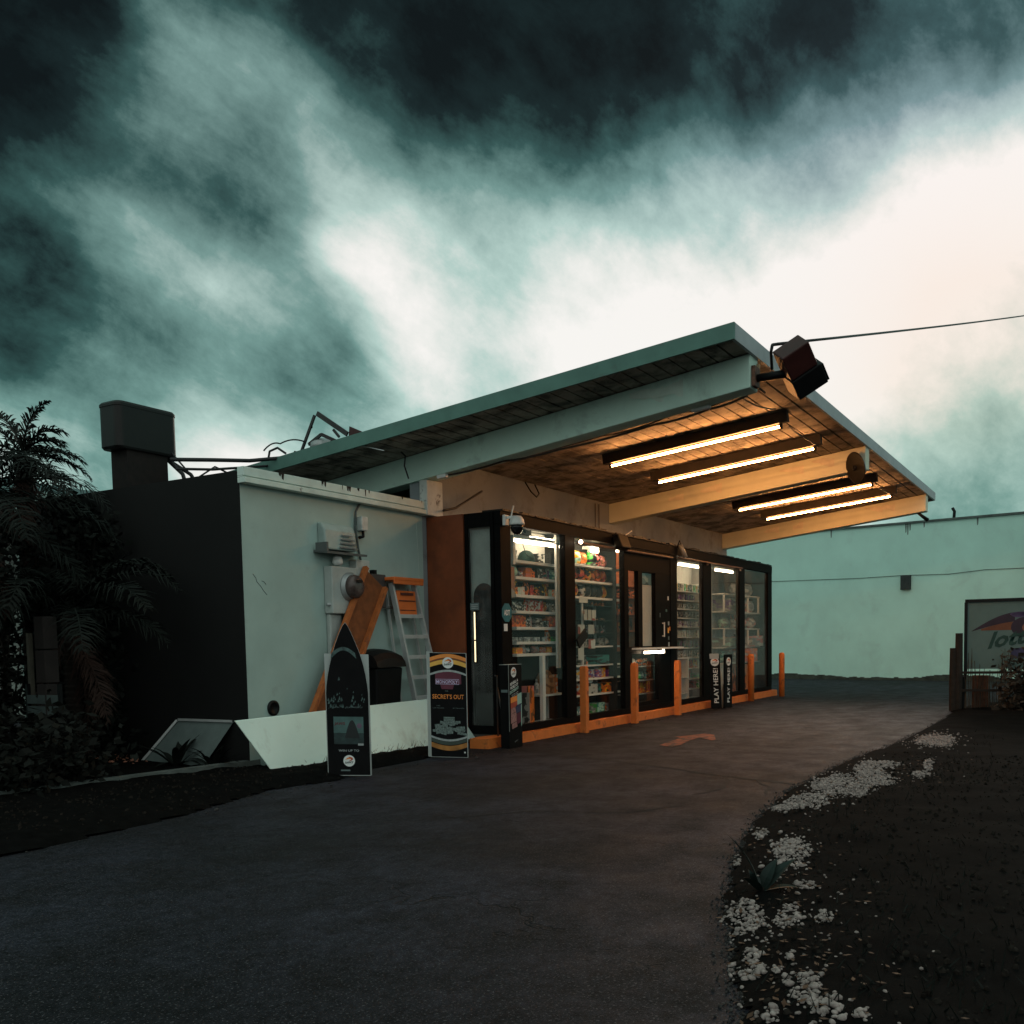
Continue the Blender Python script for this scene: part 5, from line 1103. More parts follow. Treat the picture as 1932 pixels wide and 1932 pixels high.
pm = []
for k in range(6):
    m = MB(); bmesh.ops.create_icosphere(m.bm, subdivisions=2, radius=1)
    for v in m.bm.verts: v.co = Vector((v.co.x * rnd.uniform(.84, 1.12), v.co.y * rnd.uniform(.62, .95), v.co.z * rnd.uniform(.48, .75)))
    me = bpy.data.meshes.new('pebble'); m.bm.to_mesh(me); m.bm.free(); me.materials.append(M_peb)
    for f in me.polygons: f.use_smooth = True
    pm.append(me)
gv = Heap(); cnt = 0
for x, y, r in spots:
    h = bv.ray_cast(Vector((x, y, 2)), Vector((0, 0, -1)))[0]
    if h is None: continue
    p = h + Vector((0, 0, r * rnd.uniform(-.1, .6)))
    rot = Euler((rnd.uniform(-.6, .6), rnd.uniform(-.6, .6), rnd.uniform(0, 6.28)))
    if cnt < 300:
        o = bpy.data.objects.new('pebble', rnd.choice(pm)); COL.objects.link(o); o.parent = bed; o.location = p; o.rotation_euler = rot; o.scale = (r, r, r)
    else:
        M4_ = Matrix.Translation(p) @ rot.to_matrix().to_4x4() @ Matrix.Diagonal((r * rnd.uniform(.9, 1.1), r * rnd.uniform(.7, .9), r * .62, 1))
        gv.add(M4_)
    cnt += 1
stuff(gv.build('gravel', M_peb, bed, smooth=True))
# clods, twigs and dead leaves that break up the soil; grit that has spilled on the asphalt edge
cl = Heap(); bv2 = BVHTree.FromPolygons([v.co.copy() for v in sbed.data.vertices], [tuple(p.vertices) for p in sbed.data.polygons])
for i in range(5200):
    if rnd.random() < .75: x, y = rnd.uniform(3.2, 13), rnd.uniform(-1.5, 2.3)
    else: x, y = rnd.uniform(3, 12), rnd.uniform(7.2, 9)
    if y < 4:
        h = bv.ray_cast(Vector((x, y, 2)), Vector((0, 0, -1)))[0]
        if h is None: continue
    else:
        h = bv2.ray_cast(Vector((x, y, 2)), Vector((0, 0, -1)))[0]
        if h is None or h.z < .01 or x > 11.3: continue
    r = min(.022, .006 * math.exp(abs(rnd.gauss(0, .7))))
    cl.add(Matrix.Translation(h) @ Euler((rnd.random() * 6, rnd.random() * 6, 0)).to_matrix().to_4x4() @ Matrix.Diagonal((r * 1.3, r, r * .7, 1)))
stuff(cl.build('soil_clods', plain('dry clods', (.016, .013, .011), 1., var=.6, scale=20, spec=.05), bed))
gt = Heap()
def edge_y(x):
    for (xa, ya), (xb, yb) in zip(BED, BED[1:]):
        if xa <= x <= xb: return ya + (yb - ya) * (x - xa) / (xb - xa)
    return 2.4
for i in range(2600):
    x = 2.6 + 17 * rnd.random() ** 1.6; y = edge_y(x) + abs(rnd.gauss(0, .05)) - .05; r = min(.010, .0032 * math.exp(abs(rnd.gauss(0, .6))))
    gt.add(Matrix.Translation((x, y, r * .4 + .002)) @ Euler((rnd.random() * 6, rnd.random() * 6, 0)).to_matrix().to_4x4() @ Matrix.Diagonal((r * 1.3, r, r * .7, 1)))
for i in range(1500):
    x = rnd.uniform(4, 26); y = 7.55 - abs(rnd.gauss(0, .25)); r = .003 * math.exp(abs(rnd.gauss(0, .6)))
    gt.add(Matrix.Translation((x, y, r * .4 + .002)) @ Matrix.Diagonal((r * 1.3, r, r * .7, 1)))
stuff(gt.build('grit', plain('loose grit', (.035, .031, .03), .95, var=.6, scale=30), lot))

lt = MB()
for i in range(430):
    e = rnd.choice(ELL); x, y = e[0] + rnd.gauss(0, .35), e[1] + rnd.gauss(0, .2); h = bv.ray_cast(Vector((x, y, 2)), Vector((0, 0, -1)))[0]
    if h is None: continue
    p = h + Vector((0, 0, .012)); a = Vector((rnd.gauss(0, 1), rnd.gauss(0, 1), rnd.gauss(0, .25))).normalized() * rnd.uniform(.02, .05); q = a.cross(Vector((0, 0, 1))).normalized() * a.length * .28
    lt.poly([p, p + a * .5 + q, p + a, p + a * .5 - q])
stuff(lt.build('leaf_litter', plain('brown leaf litter', (.085, .042, .024), .85, var=.6, scale=12), bed))
wd_ = MB()
for i in range(700):
    e = rnd.choice(ELL); x, y = e[0] + rnd.gauss(0, .9), e[1] - abs(rnd.gauss(0, .5)) - .05; h = bv.ray_cast(Vector((x, y, 2)), Vector((0, 0, -1)))[0]
    if h is None: continue
    a = Vector((rnd.gauss(0, .5), rnd.gauss(0, .5), 1)).normalized() * rnd.uniform(.03, .09); q = a.orthogonal().normalized() * .005
    wd_.poly([h - q, h + q, h + a * .6 + q * .8 + Vector((0, 0, 0)), h + a])
stuff(wd_.build('weeds', M_leaf2, bed))
wd2 = MB(); rnd = random.Random(3)
for i in range(420):
    x = rnd.uniform(9, 12.2); y = 8.42 + rnd.gauss(0, .12); h = Vector((x, y, .06)); a = Vector((rnd.gauss(0, .4), rnd.gauss(0, .4), 1)).normalized() * rnd.uniform(.04, .17); q = Vector((1, 0, 0)) * .006
    wd2.poly([h - q, h + q, h + a * .6 + q, h + a])
tag(stuff(wd2.build('weeds', M_leaf2)), 'weeds growing on the soil strip in front of the white board', 'weeds')

# ------------------------------------------------------------------ added belt of unseen trees, put in to darken the shop window reflections
rnd = random.Random(77); m = MB()
for i in range(15000):
    t = rnd.random(); x = -5 + 95 * t; y = -24 + rnd.uniform(-3, 3) + 2 * math.sin(x * .21); hmax = 5.2 + 1.7 * math.sin(x * .33) + 1.0 * math.sin(x * .9 + 1)
    p = Vector((x, y, hmax * rnd.random() ** .75)); a = Vector((rnd.gauss(0, 1), rnd.gauss(0, 1), rnd.gauss(0, 1))).normalized() * rnd.uniform(.35, .85); q = a.orthogonal().normalized() * a.length * .4
    m.poly([p, p + a * .5 + q, p + a, p + a * .5 - q])
tag(stuff(m.build('added_tree_belt', M_leaf2)), 'added unseen belt of trees across the road, darkening the window reflections', 'trees')

# ------------------------------------------------------------------ shelving behind the glass
YS, YD = 8.05, 8.42
def shelf_unit(label, boards, uprights, back=None, backmat=None, mat=None):
    T = thing('shelf_unit', (boards[0][0], 8.2, .16), label, 'shelf unit')
    for x0, x1, z_, *th in boards: t = th[0] if th else .045; MB().box(x0, x1, YS, YD, z_ - t, z_).build('shelf', mat or M_shelf_in, T)
    for x0, x1, y0, y1, z0, z1 in uprights: MB().box(x0, x1, y0, y1, z0, z1).build('upright', mat or M_shelf_in, T)
    if back:
        for x0, x1, z0, z1, bm_ in back: MB().box(x0, x1, YD + .002, YD + .02, z0, z1).build('back_panel', bm_, T)
    return T
shelf_unit('tall white shelf unit of goods behind the first window', [(13.58, 15.22, z_) for z_ in (2.87, 2.61, 2.32, 2.06, 1.80, 1.56, 1.365)] + [(14.44, 15.22, .66, .03), (14.30, 15.22, .19, .03)],
           [(14.87, 14.97, 8.0, 8.04, 1.10, 3.42), (13.50, 13.57, 8.04, 8.10, 2.79, 3.17), (14.32, 14.42, 8.0, 8.06, .17, 1.318), (15.17, 15.21, 8.38, 8.41, .2, 1.3), (13.62, 13.68, 8.38, 8.415, .17, 3.1)],
           [(13.50, 15.24, 2.88, 3.42, M_inwall), (13.50, 15.24, .17, 2.875, M_back)])
shelf_unit('glass edged shelf unit behind the second window', [(15.5, 17.6, 2.94, .04), (15.5, 17.6, 2.655, .04), (15.5, 17.6, 2.36, .04), (16.25, 17.6, 1.465, .03), (15.5, 17.6, 1.12, .03), (15.5, 17.6, .87, .03), (15.5, 17.6, .58, .03), (15.5, 17.6, .20, .02)],
           [(17.56, 17.60, 8.02, 8.06, .17, 3.0), (15.86, 15.89, 8.02, 8.05, 1.13, 2.3), (16.95, 16.99, 8.30, 8.34, 1.48, 2.3)], [(15.42, 17.19, .17, 3.42, M_back)])
shelf_unit('white rack with narrow shelves behind the fourth window', [(20.47, 22.15, z_, .022) for z_ in (2.645, 2.445, 2.25, 2.05, 1.855, 1.625, 1.38)] + [(20.47, 22.40, 1.16, .03), (20.45, 21.16, .72, .022), (20.45, 21.16, .36, .022), (21.22, 22.40, .91, .022), (21.22, 22.40, .665, .022), (21.22, 22.40, .435, .022), (20.45, 22.4, .2, .02)],
           [(20.40, 20.46, YS - .02, YD, 1.165, 2.86), (22.16, 22.22, YS - .02, YD, 1.165, 2.86), (21.17, 21.21, YS - .01, YD, .2, 1.125)], [(20.40, 22.45, 1.0, 3.40, M_inwall), (20.40, 22.45, .17, .999, plain('grey cabinet back', (.16, .16, .16), .7))])
shelf_unit('white cabinets behind the two end windows', [(23.66, 27.0 - .3, z_, .03) for z_ in (2.70, 2.26, 1.84, 1.36, .96)], [(x, x + .05, YS - .01, YS + .03, z0, z1) for x in (23.68, 24.7, 25.6, 26.52) for z0, z1 in ((2.265, 2.665), (1.41, 1.805))] + [(26.1, 26.2, 8.1, 8.2, .17, .925), (23.7, 23.76, 8.1, 8.2, .17, .925), (25.0, 25.06, 8.1, 8.2, .17, .925)],
           [(23.66, 26.70, 2.27, 2.66, plain('grey cabinet inside', (.44, .44, .47), .7)), (23.66, 26.70, 1.0, 2.25, MATS['grey cabinet inside'])])
shelf_unit('low snack rack below the serving counter', [(18.1, 19.35, 1.03, .02), (18.1, 19.35, .745, .02), (18.1, 19.35, .47, .02)], [(18.07, 18.1, 8.03, 8.08, .17, 1.2), (19.35, 19.38, 8.03, 8.08, .17, 1.2)], [(17.9, 20.3, .17, 1.34, M_back)], mat=M_galv)
T = shelf_unit('orange shelves on the wall inside the serving hatch', [(18.7, 20.3, z_, .03) for z_ in (2.74, 2.50, 2.14, 1.78)], [], mat=MATS['orange inside wall'])
for ch in T.children: ch.location.y += .62
T = thing('magazine_rack', (23.0, 8.3, .16), 'tall narrow rack of reddish papers behind the fifth window', 'rack')
MB().box(22.85, 22.88, 8.32, 8.40, .16, 3.02).build('side', M_shelf_in, T); MB().box(23.22, 23.25, 8.32, 8.40, .16, 3.02).build('side', M_shelf_in, T)
for i in range(8): MB().cbox((23.05, 8.26, 1.28 + .215 * i), (.32, .03, .19), (R(-15), 0, 0)).build('paper', printed('red paper print', (.42, .16, .09), (.5, .4, .34), (.10, .06, .06), 2), T)
# lamps over the shelves
M_tube_soft = emit('soft shop tube', (1.0, .78, .54), 18.0)
def lamp(x0, x1, z0, z1, y, label, mat=None, refl=True):
    T = thing('shop_tube_light', ((x0 + x1) / 2, y, (z0 + z1) / 2), label, 'light fixture', 'tube lights inside the shop')
    MB().tube([(x0, y, z0), (x1, y, z1)], .024, 10).build('tube', mat or M_tube_in, T, smooth=True)
    if refl: MB().bar((x0, y + .06, z0 + .07), (x1, y + .06, z1 + .07), .16, .05).build('housing', M_white, T)
    for x, z_ in ((x0, z0), (x1, z1)): MB().cbox((x, y, z_ + .02), (.03, .05, .09)).build('lamp_holder', M_white, T)
lamp(13.5, 15.22, 3.16, 3.185, 8.06, 'long tube light at the top of the first window', mat=M_tube_soft)
lamp(14.25, 15.2, 3.29, 3.30, 8.2, 'shorter tube light above and behind the long one in the first window', refl=False, mat=M_tube_soft)
lamp(16.22, 16.58, 3.19, 3.205, 8.05, 'short tube light at the top of the second window', mat=emit('short bright tube', (1.0, .70, .36), 40.0))
lamp(15.6, 17.0, 3.41, 3.41, 7.97, 'added hidden tube light brightening the shelves of the second window', refl=False, mat=emit('added header tube', (1.0, .80, .55), 60.0))  # extra lamp added out of view to brighten the goods below
lamp(17.5, 19.9, 3.30, 3.31, 8.15, 'tube light inside above the black serving door')
lamp(20.45, 22.36, 3.215, 3.225, 8.02, 'tube light above the white rack in the fourth window')
lamp(22.85, 24.25, 3.225, 3.235, 8.02, 'tube light at the top of the fifth window')
lamp(17.76, 18.84, 1.315, 1.315, YG - .12, 'bare tube light under the serving counter', mat=M_tube_in, refl=False)
T = thing('light_bulb', (15.14, 7.70, 3.245), 'tiny bright bulb at the end of the awning rail', 'bulb'); MB().lathe([(.01, -.03), (.03, -.015), (.034, .01), (.015, .035)], c=(15.12, 7.66, 3.24), n=12).build('globe', M_tube_in, T, smooth=True)
T = thing('dark_speaker', (13.9, 8.1, 3.3), 'dark boxy speaker hanging inside at the top of the first window', 'speaker'); MB().cbox((14.0, 8.15, 3.36), (.32, .2, .14), (0, 0, .2)).build('case', M_black2, T, bevel=.01)
cable('shop_wire', [(13.55, 7.98, 3.36), (14.0, 7.98, 3.27), (14.5, 7.98, 3.25), (15.2, 8.0, 3.23)], .007, M_cable, 'thin dark wire drooping across the lamps in the first window', sag=.03)
cable('shop_wire', [(13.75, 8.02, 3.15), (13.85, 8.02, 3.0), (14.0, 8.08, 2.98), (14.25, 8.1, 2.90)], .006, M_cable, 'thin dark lead falling from the tube light onto the green cap')

# ------------------------------------------------------------------ goods
C_ = dict(white=(.58, .57, .53), black=(.010, .010, .011), orange=(.80, .19, .025), red=(.50, .04, .025), teal=(.03, .20, .19), yellow=(.86, .46, .02), green=(.03, .36, .06), brown=(.20, .07, .025), purple=(.13, .02, .22),
          pink=(.66, .22, .20), grey=(.22, .23, .23), kraft=(.46, .21, .09), mint=(.36, .60, .50))
def pm_(a, q, c_, s=1): return printed('%s and %s packaging' % (a, q) + (' ' + c_ if c_ else ''), C_[a], C_[q], C_[c_ or a], s)
GEO = {}
def geo(shape, mat, mat2=None):
    k = (shape, mat.name, mat2.name if mat2 else '')
    if k in GEO: return GEO[k]
    m = MB()
    if shape == 'carton': m.box(-.5, .5, -.5, .5, 0, 1)
    elif shape == 'bag':
        nx_, nz_ = 6, 8; g = {}
        for sd_ in (-1, 1):
            for i in range(nx_ + 1):
                for j in range(nz_ + 1):
                    u, v = i / nx_, j / nz_; e = (math.sin(math.pi * u) * math.sin(math.pi * min(1, max(0, (v - .06) / .88)))) ** .55 if 0 < i < nx_ and 0 < j < nz_ else 0
                    wv2 = .04 * math.sin(v * 9 + sd_) * e
                    g[sd_, i, j] = m.bm.verts.new(((u - .5) * (1 - .12 * math.sin(math.pi * v)), sd_ * (.5 * e + wv2), v)) if (e or sd_ < 0) else g[-1, i, j]
        for sd_ in (-1, 1):
            for i in range(nx_):
                for j in range(nz_):
                    try: m.face([g[sd_, i, j], g[sd_, i + 1, j], g[sd_, i + 1, j + 1], g[sd_, i, j + 1]])
                    except Exception: pass
    elif shape == 'bottle':
        m.lathe([(.42, 0), (.5, .03), (.5, .55), (.42, .68), (.18, .80), (.16, .90)], n=14); m.mat(1); m.lathe([(.2, .885), (.2, .99), (.15, 1.0)], n=12)
    elif shape == 'jar':
        m.lathe([(.46, 0), (.5, .04), (.5, .72), (.42, .8)], n=14); m.mat(1); m.lathe([(.47, .79), (.47, .98), (.44, 1.0)], n=14)
    elif shape == 'tub':
        m.lathe([(.4, 0), (.5, .9), (.52, .92), (.52, 1), (.48, 1.0)], n=16)
    elif shape == 'cap':
        m.lathe([(.5, 0), (.5, .18), (.46, .5), (.36, .78), (.2, .95), (.03, 1.0)], n=18)
        for i in range(8):
            a, q = R(-80 + 20 * i) + R(0), R(-80 + 20 * (i + 1)); f = lambda t, r: (r * math.cos(t), r * math.sin(t) * .9, .06 - .1 * (r - .5))
            m.poly([f(a, .49), f(q, .49), f(q, .49 + .42 * math.cos(q) ** .5 if math.cos(q) > 0 else .5), f(a, .49 + .42 * math.cos(a) ** .5 if math.cos(a) > 0 else .5)])
    elif shape == 'loaf':
        m.lathe([(.44, 0), (.5, .12), (.5, .42), (.44, .7), (.28, .9), (.06, 1.0)], n=14)
    bmesh.ops.recalc_face_normals(m.bm, faces=m.bm.faces)
    me = bpy.data.meshes.new(shape); m.bm.to_mesh(me); m.bm.free(); me.materials.append(mat)
    if mat2: me.materials.append(mat2)
    elif shape in ('bottle', 'jar'): me.materials.append(mat)
    if shape not in ('carton',):
        for f in me.polygons: f.use_smooth = True
    GEO[k] = me; return me
ORD = ['first', 'second', 'third', 'fourth', 'fifth', 'sixth', 'seventh', 'eighth', 'ninth', 'tenth', 'eleventh', 'twelfth', 'thirteenth', 'fourteenth', 'fifteenth', 'sixteenth', 'seventeenth', 'eighteenth']
NUM = ['no', 'one', 'two', 'three', 'four', 'five', 'six', 'seven', 'eight', 'nine', 'ten', 'eleven', 'twelve', 'thirteen', 'fourteen', 'fifteen', 'sixteen', 'seventeen', 'eighteen']
CAT = {'carton': 'box', 'bag': 'bag', 'bottle': 'bottle', 'jar': 'jar', 'tub': 'tub', 'cap': 'cap', 'loaf': 'bread', 'pack': 'pack'}
def row(place, z_, x0, x1, items, y=8.22, group=None, face=0., dz=.001):
    """items: (name, shape, look, material, material2, w, d, h); spread from x0 to x1 along one shelf"""
    if group in (g1, globals().get('g2')) and len(items) > 3 and max([i[2] for i in items].count(i[2]) for i in items) < 5:      # a crowded shelf
        k_ = 0; base_ = list(items)
        while sum(i[5] for i in items) + base_[k_ % len(base_)][5] < (x1 - x0) * .97: items = items + [base_[k_ % len(base_)]]; k_ += 1
    tot = sum(i[5] for i in items); gap = (x1 - x0 - tot) / max(1, len(items)); x = x0 + gap / 2
    looks = [i[2] for i in items]; seen = {}
    for nm, sh, look, mt, mt2, w_, d_, h__ in items:
        o = bpy.data.objects.new(nm, geo(sh, mt, mt2)); COL.objects.link(o); o.scale = (w_, d_, h__); o.rotation_euler = (0, 0, random.uniform(-.08, .08) + face)
        o.location = (x + w_ / 2, y + random.uniform(-.01, .03), z_ + dz); x += w_ + gap
        k = looks.count(look); seen[look] = seen.get(look, 0) + 1
        art = '' if k == 1 else ', %s of %s' % (ORD[seen[look] - 1], NUM[k])
        tag(o, '%s%s, %s' % (look, art, place.replace('on the ', '').replace('in the ', '')), CAT[sh] if nm != 'cigarette_pack' else 'pack', group)
def it(sh, look, a, q, c_, w_, h__, d_=None, s=1, nm=None, m2=None):
    return (nm or {'carton': 'carton', 'bag': 'snack_bag', 'bottle': 'bottle', 'jar': 'jar', 'tub': 'tub', 'cap': 'baseball_cap', 'loaf': 'bread_loaf'}[sh], sh, look, pm_(a, q, c_, s), plain('%s lid' % m2, C_[m2], .5) if m2 else None, w_, d_ or w_ * .7, h__)
M_cap = plain('dark green cloth', (.012, .035, .032), .85, var=.2)
W1 = 'of the first window'
g1 = 'goods behind the first window'
row('on the top shelf ' + W1, 2.87, 13.60, 14.86, [('roll', 'tub', 'grey and white roll', pm_('grey', 'white', 'black'), None, .17, .15, .17), ('baseball_cap', 'cap', 'dark green baseball cap', M_cap, None, .30, .30, .20), it('carton', 'small black carton with white lid', 'black', 'white', None, .20, .17)], group=g1)
row('on the top shelf ' + W1, 2.87, 14.96, 15.2, [it('carton', 'plain black carton behind the post', 'black', 'black', None, .2, .2)], group=g1)
row('on the second shelf ' + W1, 2.61, 13.60, 15.2, [it('jar', 'purple and white tube', 'purple', 'white', None, .10, .20, m2='white'), it('bag', 'teal pouch', 'teal', 'mint', 'black', .20, .19), it('bag', 'white bag lying low', 'white', 'grey', 'red', .14, .11), it('carton', 'bright red orange carton', 'orange', 'pink', None, .20, .17), it('carton', 'orange and black carton', 'orange', 'black', None, .13, .14), it('carton', 'black carton with white print', 'black', 'black', 'white', .22, .17), it('bag', 'teal bag behind the post', 'teal', 'black', 'pink', .20, .19)], group=g1)
row('on the third shelf ' + W1, 2.32, 13.66, 15.2, [it('bottle', 'small white bottle', 'white', 'grey', None, .07, .11), it('carton', 'yellow and black carton', 'yellow', 'black', 'orange', .10, .22), it('carton', 'pale cream carton', 'white', 'mint', None, .11, .13), it('carton', 'white and orange carton', 'white', 'orange', None, .11, .14), it('bag', 'orange and black bag', 'orange', 'black', None, .16, .23), it('carton', 'black and red carton', 'black', 'red', 'pink', .13, .18), it('carton', 'orange carton in the dark end', 'orange', 'black', 'brown', .12, .12), it('carton', 'black and yellow carton', 'black', 'yellow', None, .16, .16)], group=g1)
row('on the fourth shelf ' + W1, 2.06, 13.66, 15.2, [it('carton', 'black carton with white stripe', 'black', 'grey', 'white', .15, .15)] * 2 + [it('carton', 'low black and white carton', 'black', 'white', None, .14, .11), it('bottle', 'red and white bottle', 'red', 'white', 'orange', .09, .22, m2='red')] + [it('carton', 'dark red carton with white front', 'red', 'white', 'brown', .14, .19)] * 3 + [it('bag', 'orange bag at the end', 'orange', 'brown', 'yellow', .18, .17)], group=g1)
row('on the fifth shelf ' + W1, 1.80, 13.60, 15.2, [it('carton', 'orange carton', 'orange', 'red', 'brown', .16, .19)] * 3 + [it('carton', 'black carton with cream edge', 'black', 'white', None, .14, .14), it('bottle', 'tall pale pink bottle', 'pink', 'white', None, .09, .22, m2='white'), it('carton', 'dark carton in a white frame', 'black', 'grey', 'white', .22, .15), it('carton', 'grey carton', 'grey', 'white', None, .14, .08), it('carton', 'grey and white carton', 'grey', 'black', 'white', .14, .11)], group=g1)
row('on the sixth shelf ' + W1, 1.56, 13.70, 15.2, [it('jar', 'small white jar', 'white', 'grey', None, .085, .075, m2='white')] * 9 + [it('jar', 'orange tin', 'orange', 'white', 'red', .09, .2, m2='orange'), it('bottle', 'brown bottle', 'brown', 'yellow', 'black', .08, .17, m2='black'), it('carton', 'small green and black carton', 'green', 'black', None, .10, .08)], group=g1)
row('on the seventh shelf ' + W1, 1.365, 13.70, 15.0, [it('carton', 'orange and yellow carton', 'orange', 'yellow', None, .20, .10), it('bag', 'pink and white bag', 'pink', 'white', None, .17, .14), it('bag', 'clear white bag', 'white', 'grey', None, .15, .10), it('bag', 'grey and pink bag', 'grey', 'pink', 'white', .24, .12), it('carton', 'peach carton', 'pink', 'orange', 'white', .18, .09)], group=g1)
row('on the cabinet shelf ' + W1, .66, 14.46, 15.2, [it('bottle', 'round white bottle', 'white', 'grey', None, .12, .26, m2='white'), it('loaf', 'big brown loaf', 'kraft', 'brown', None, .36, .42, .32), it('carton', 'orange kraft carton', 'orange', 'kraft', 'white', .14, .32)], group=g1)
row('on the floor ' + W1, .17, 13.4, 14.3, [it('carton', 'tall pink carton', 'pink', 'red', None, .12, .88), it('carton', 'grey pallet box', 'grey', 'black', None, .44, .55), it('carton', 'orange topped box', 'orange', 'brown', 'pink', .22, .65)], group=g1)
T = thing('paper_advert', (13.3, 8.0, 2.4), 'pale orange picture poster inside the first window near the corner post', 'poster'); MB().box(13.02, 13.46, 8.0, 8.006, 2.26, 2.74).build('sheet', printed('advert print', (.45, .40, .36), (.45, .17, .08), (.06, .07, .07), 2), T)
W2 = 'of the second window'; g2 = 'goods behind the second window'
row('on the top shelf ' + W2, 2.94, 15.62, 17.55, [it('bag', 'dark snack bag with yellow foot', 'black', 'yellow', None, .24, .25), it('bag', 'yellow and green snack bag', 'yellow', 'mint', 'orange', .26, .26), it('bag', 'brown and orange snack bag', 'brown', 'orange', None, .24, .25), it('bag', 'bright green snack bag', 'green', 'black', 'mint', .32, .29), it('bag', 'dark red snack bag', 'black', 'red', 'pink', .22, .26), it('bag', 'pink and brown snack bag', 'pink', 'brown', None, .22, .24)], group=g2)
row('on the second shelf ' + W2, 2.655, 15.55, 17.55, [it('bag', 'red brown snack bag', 'red', 'black', 'orange', .23, .25)] * 3 + [it('bag', 'yellow snack bag', 'yellow', 'black', 'orange', .23, .26)] + [it('bag', 'dark orange snack bag', 'brown', 'orange', 'red', .22, .25)] * 3 + [it('bag', 'bright orange snack bag', 'orange', 'yellow', None, .22, .25)], group=g2)
row('on the third shelf ' + W2, 2.36, 15.55, 17.55, [it('bag', 'white and green snack bag', 'white', 'green', 'grey', .26, .26), it('bag', 'red and yellow snack bag', 'red', 'yellow', 'black', .24, .25), it('bag', 'black snack bag with white bowl', 'black', 'white', 'brown', .24, .25)] + [it('bag', 'plain black snack bag', 'black', 'black', 'grey', .23, .24)] * 3 + [it('bag', 'golden snack bag', 'yellow', 'orange', None, .21, .25)] * 2, group=g2)
T = thing('glass_display', (16.6, 8.2, 1.5), 'dim glass display shelves in the middle of the second window', 'display shelf')
for z_ in (2.20, 1.93, 1.70): MB().box(15.9, 17.55, 8.06, 8.38, z_, z_ + .008).build('shelf', plain('dim glass shelf', (.05, .065, .062), .2), T)
row('on the dim top glass shelf ' + W2, 2.209, 16.6, 17.3, [it('jar', 'small dull orange jar', 'brown', 'orange', 'black', .09, .09, m2='black')] * 5, group=g2)
row('on the dim middle glass shelf ' + W2, 1.939, 16.4, 17.5, [it('jar', 'small dull brass jar', 'black', 'kraft', None, .07, .06, m2='black')] * 8, group=g2)
row('on the dim low glass shelf ' + W2, 1.709, 16.4, 17.5, [it('bottle', 'small dark bottle', 'black', 'grey', 'pink', .07, .14, m2='white')] * 9, group=g2)
for i, (x, z_, w_, h__, l_) in enumerate(((15.62, 2.24, .34, .10, 'dull violet price card at the top of the hanging cards'), (15.80, 1.93, .13, .19, 'white card with a red figure, first in the upper row'), (15.97, 1.93, .13, .19, 'white card with a red figure, second in the upper row'), (16.13, 1.93, .14, .19, 'white card with a red figure, third in the upper row'),
                               (15.56, 1.68, .26, .17, 'mint white card beside the tilted black sign'), (15.97, 1.68, .23, .17, 'mint white card to the far side of the glass edge'), (15.97, 1.42, .27, .17, 'mint white card lowest of the hanging cards'), (15.56, 1.22, .22, .22, 'white card with a black figure over the square bollard'))):
    m = MB().box(x, x + w_, 7.96, 7.965, z_, z_ + h__); tag(m.build('price_card', printed('card print', (.60, .64, .60), (.56, .60, .57), (.05, .05, .05) if i > 3 else (.30, .05, .03), 1), org=(x, 7.96, z_)), l_ + ' in the second window', 'card', 'price cards in the second window')
row('on the fourth white shelf ' + W2, 1.465, 16.3, 17.5, [it('tub', 'white cup', 'white', 'grey', 'black', .13, .13)] * 3 + [it('carton', 'black box', 'black', 'grey', None, .24, .14), it('bag', 'crumpled clear bag', 'grey', 'white', 'black', .34, .17)], group=g2)
row('on the fifth white shelf ' + W2, 1.12, 16.0, 17.5, [it('carton', 'black box with a loop', 'black', 'grey', None, .24, .18), it('jar', 'orange jar', 'orange', 'brown', None, .14, .11, m2='black'), it('jar', 'small white jar', 'white', 'orange', None, .08, .06, m2='white'), it('carton', 'wide dark teal box', 'teal', 'black', None, .5, .17), it('carton', 'teal box', 'teal', 'teal', 'grey', .24, .17)], group=g2)
row('on the sixth white shelf ' + W2, .87, 15.9, 17.5, [it('tub', 'cream tub with a brown spot', 'white', 'brown', 'yellow', .18, .16), it('carton', 'deep purple box', 'purple', 'black', 'pink', .2, .17), it('carton', 'purple box with white script', 'purple', 'white', 'red', .25, .16), it('carton', 'plum box with white script', 'purple', 'red', 'white', .25, .15), it('carton', 'yellow and white box', 'yellow', 'white', 'orange', .2, .17), it('carton', 'plum box at the far end', 'purple', 'purple', 'pink', .2, .13)], group=g2)
row('on the seventh white shelf ' + W2, .58, 15.88, 17.5, [it('jar', 'orange and white tin', 'orange', 'white', 'red', .24, .2, m2='white'), it('carton', 'big white box with black script', 'white', 'white', 'black', .42, .30), it('carton', 'dull teal box', 'teal', 'black', None, .18, .17), it('carton', 'orange and black box', 'orange', 'black', 'yellow', .32, .18), it('bag', 'pale pink bag', 'white', 'pink', None, .2, .16)], group=g2)
row('on the bottom shelf ' + W2, .20, 15.88, 17.4, [it('carton', 'grey green box', 'grey', 'teal', 'white', .2, .16), it('bottle', 'dark bottle', 'black', 'teal', None, .20, .32, m2='grey'), it('carton', 'white and bright green box', 'white', 'green', 'grey', .3, .19), it('carton', 'pale teal box', 'teal', 'mint', None, .3, .19), it('bag', 'brown bag', 'brown', 'orange', 'black', .24, .16)], group=g2)
W3 = 'under the serving counter'; g3 = 'snacks under the serving counter'
row('on the top rack ' + W3, 1.03, 18.15, 19.3, [it('bag', 'orange candy bag', 'orange', 'black', 'white', .18, .15)] * 5, group=g3)
row('on the middle rack ' + W3, .745, 18.15, 19.3, [it('bag', 'grey green candy bag', 'grey', 'green', 'black', .20, .16)] * 3 + [it('bag', 'dark candy bag', 'black', 'teal', 'grey', .2, .16)] * 2, group=g3)
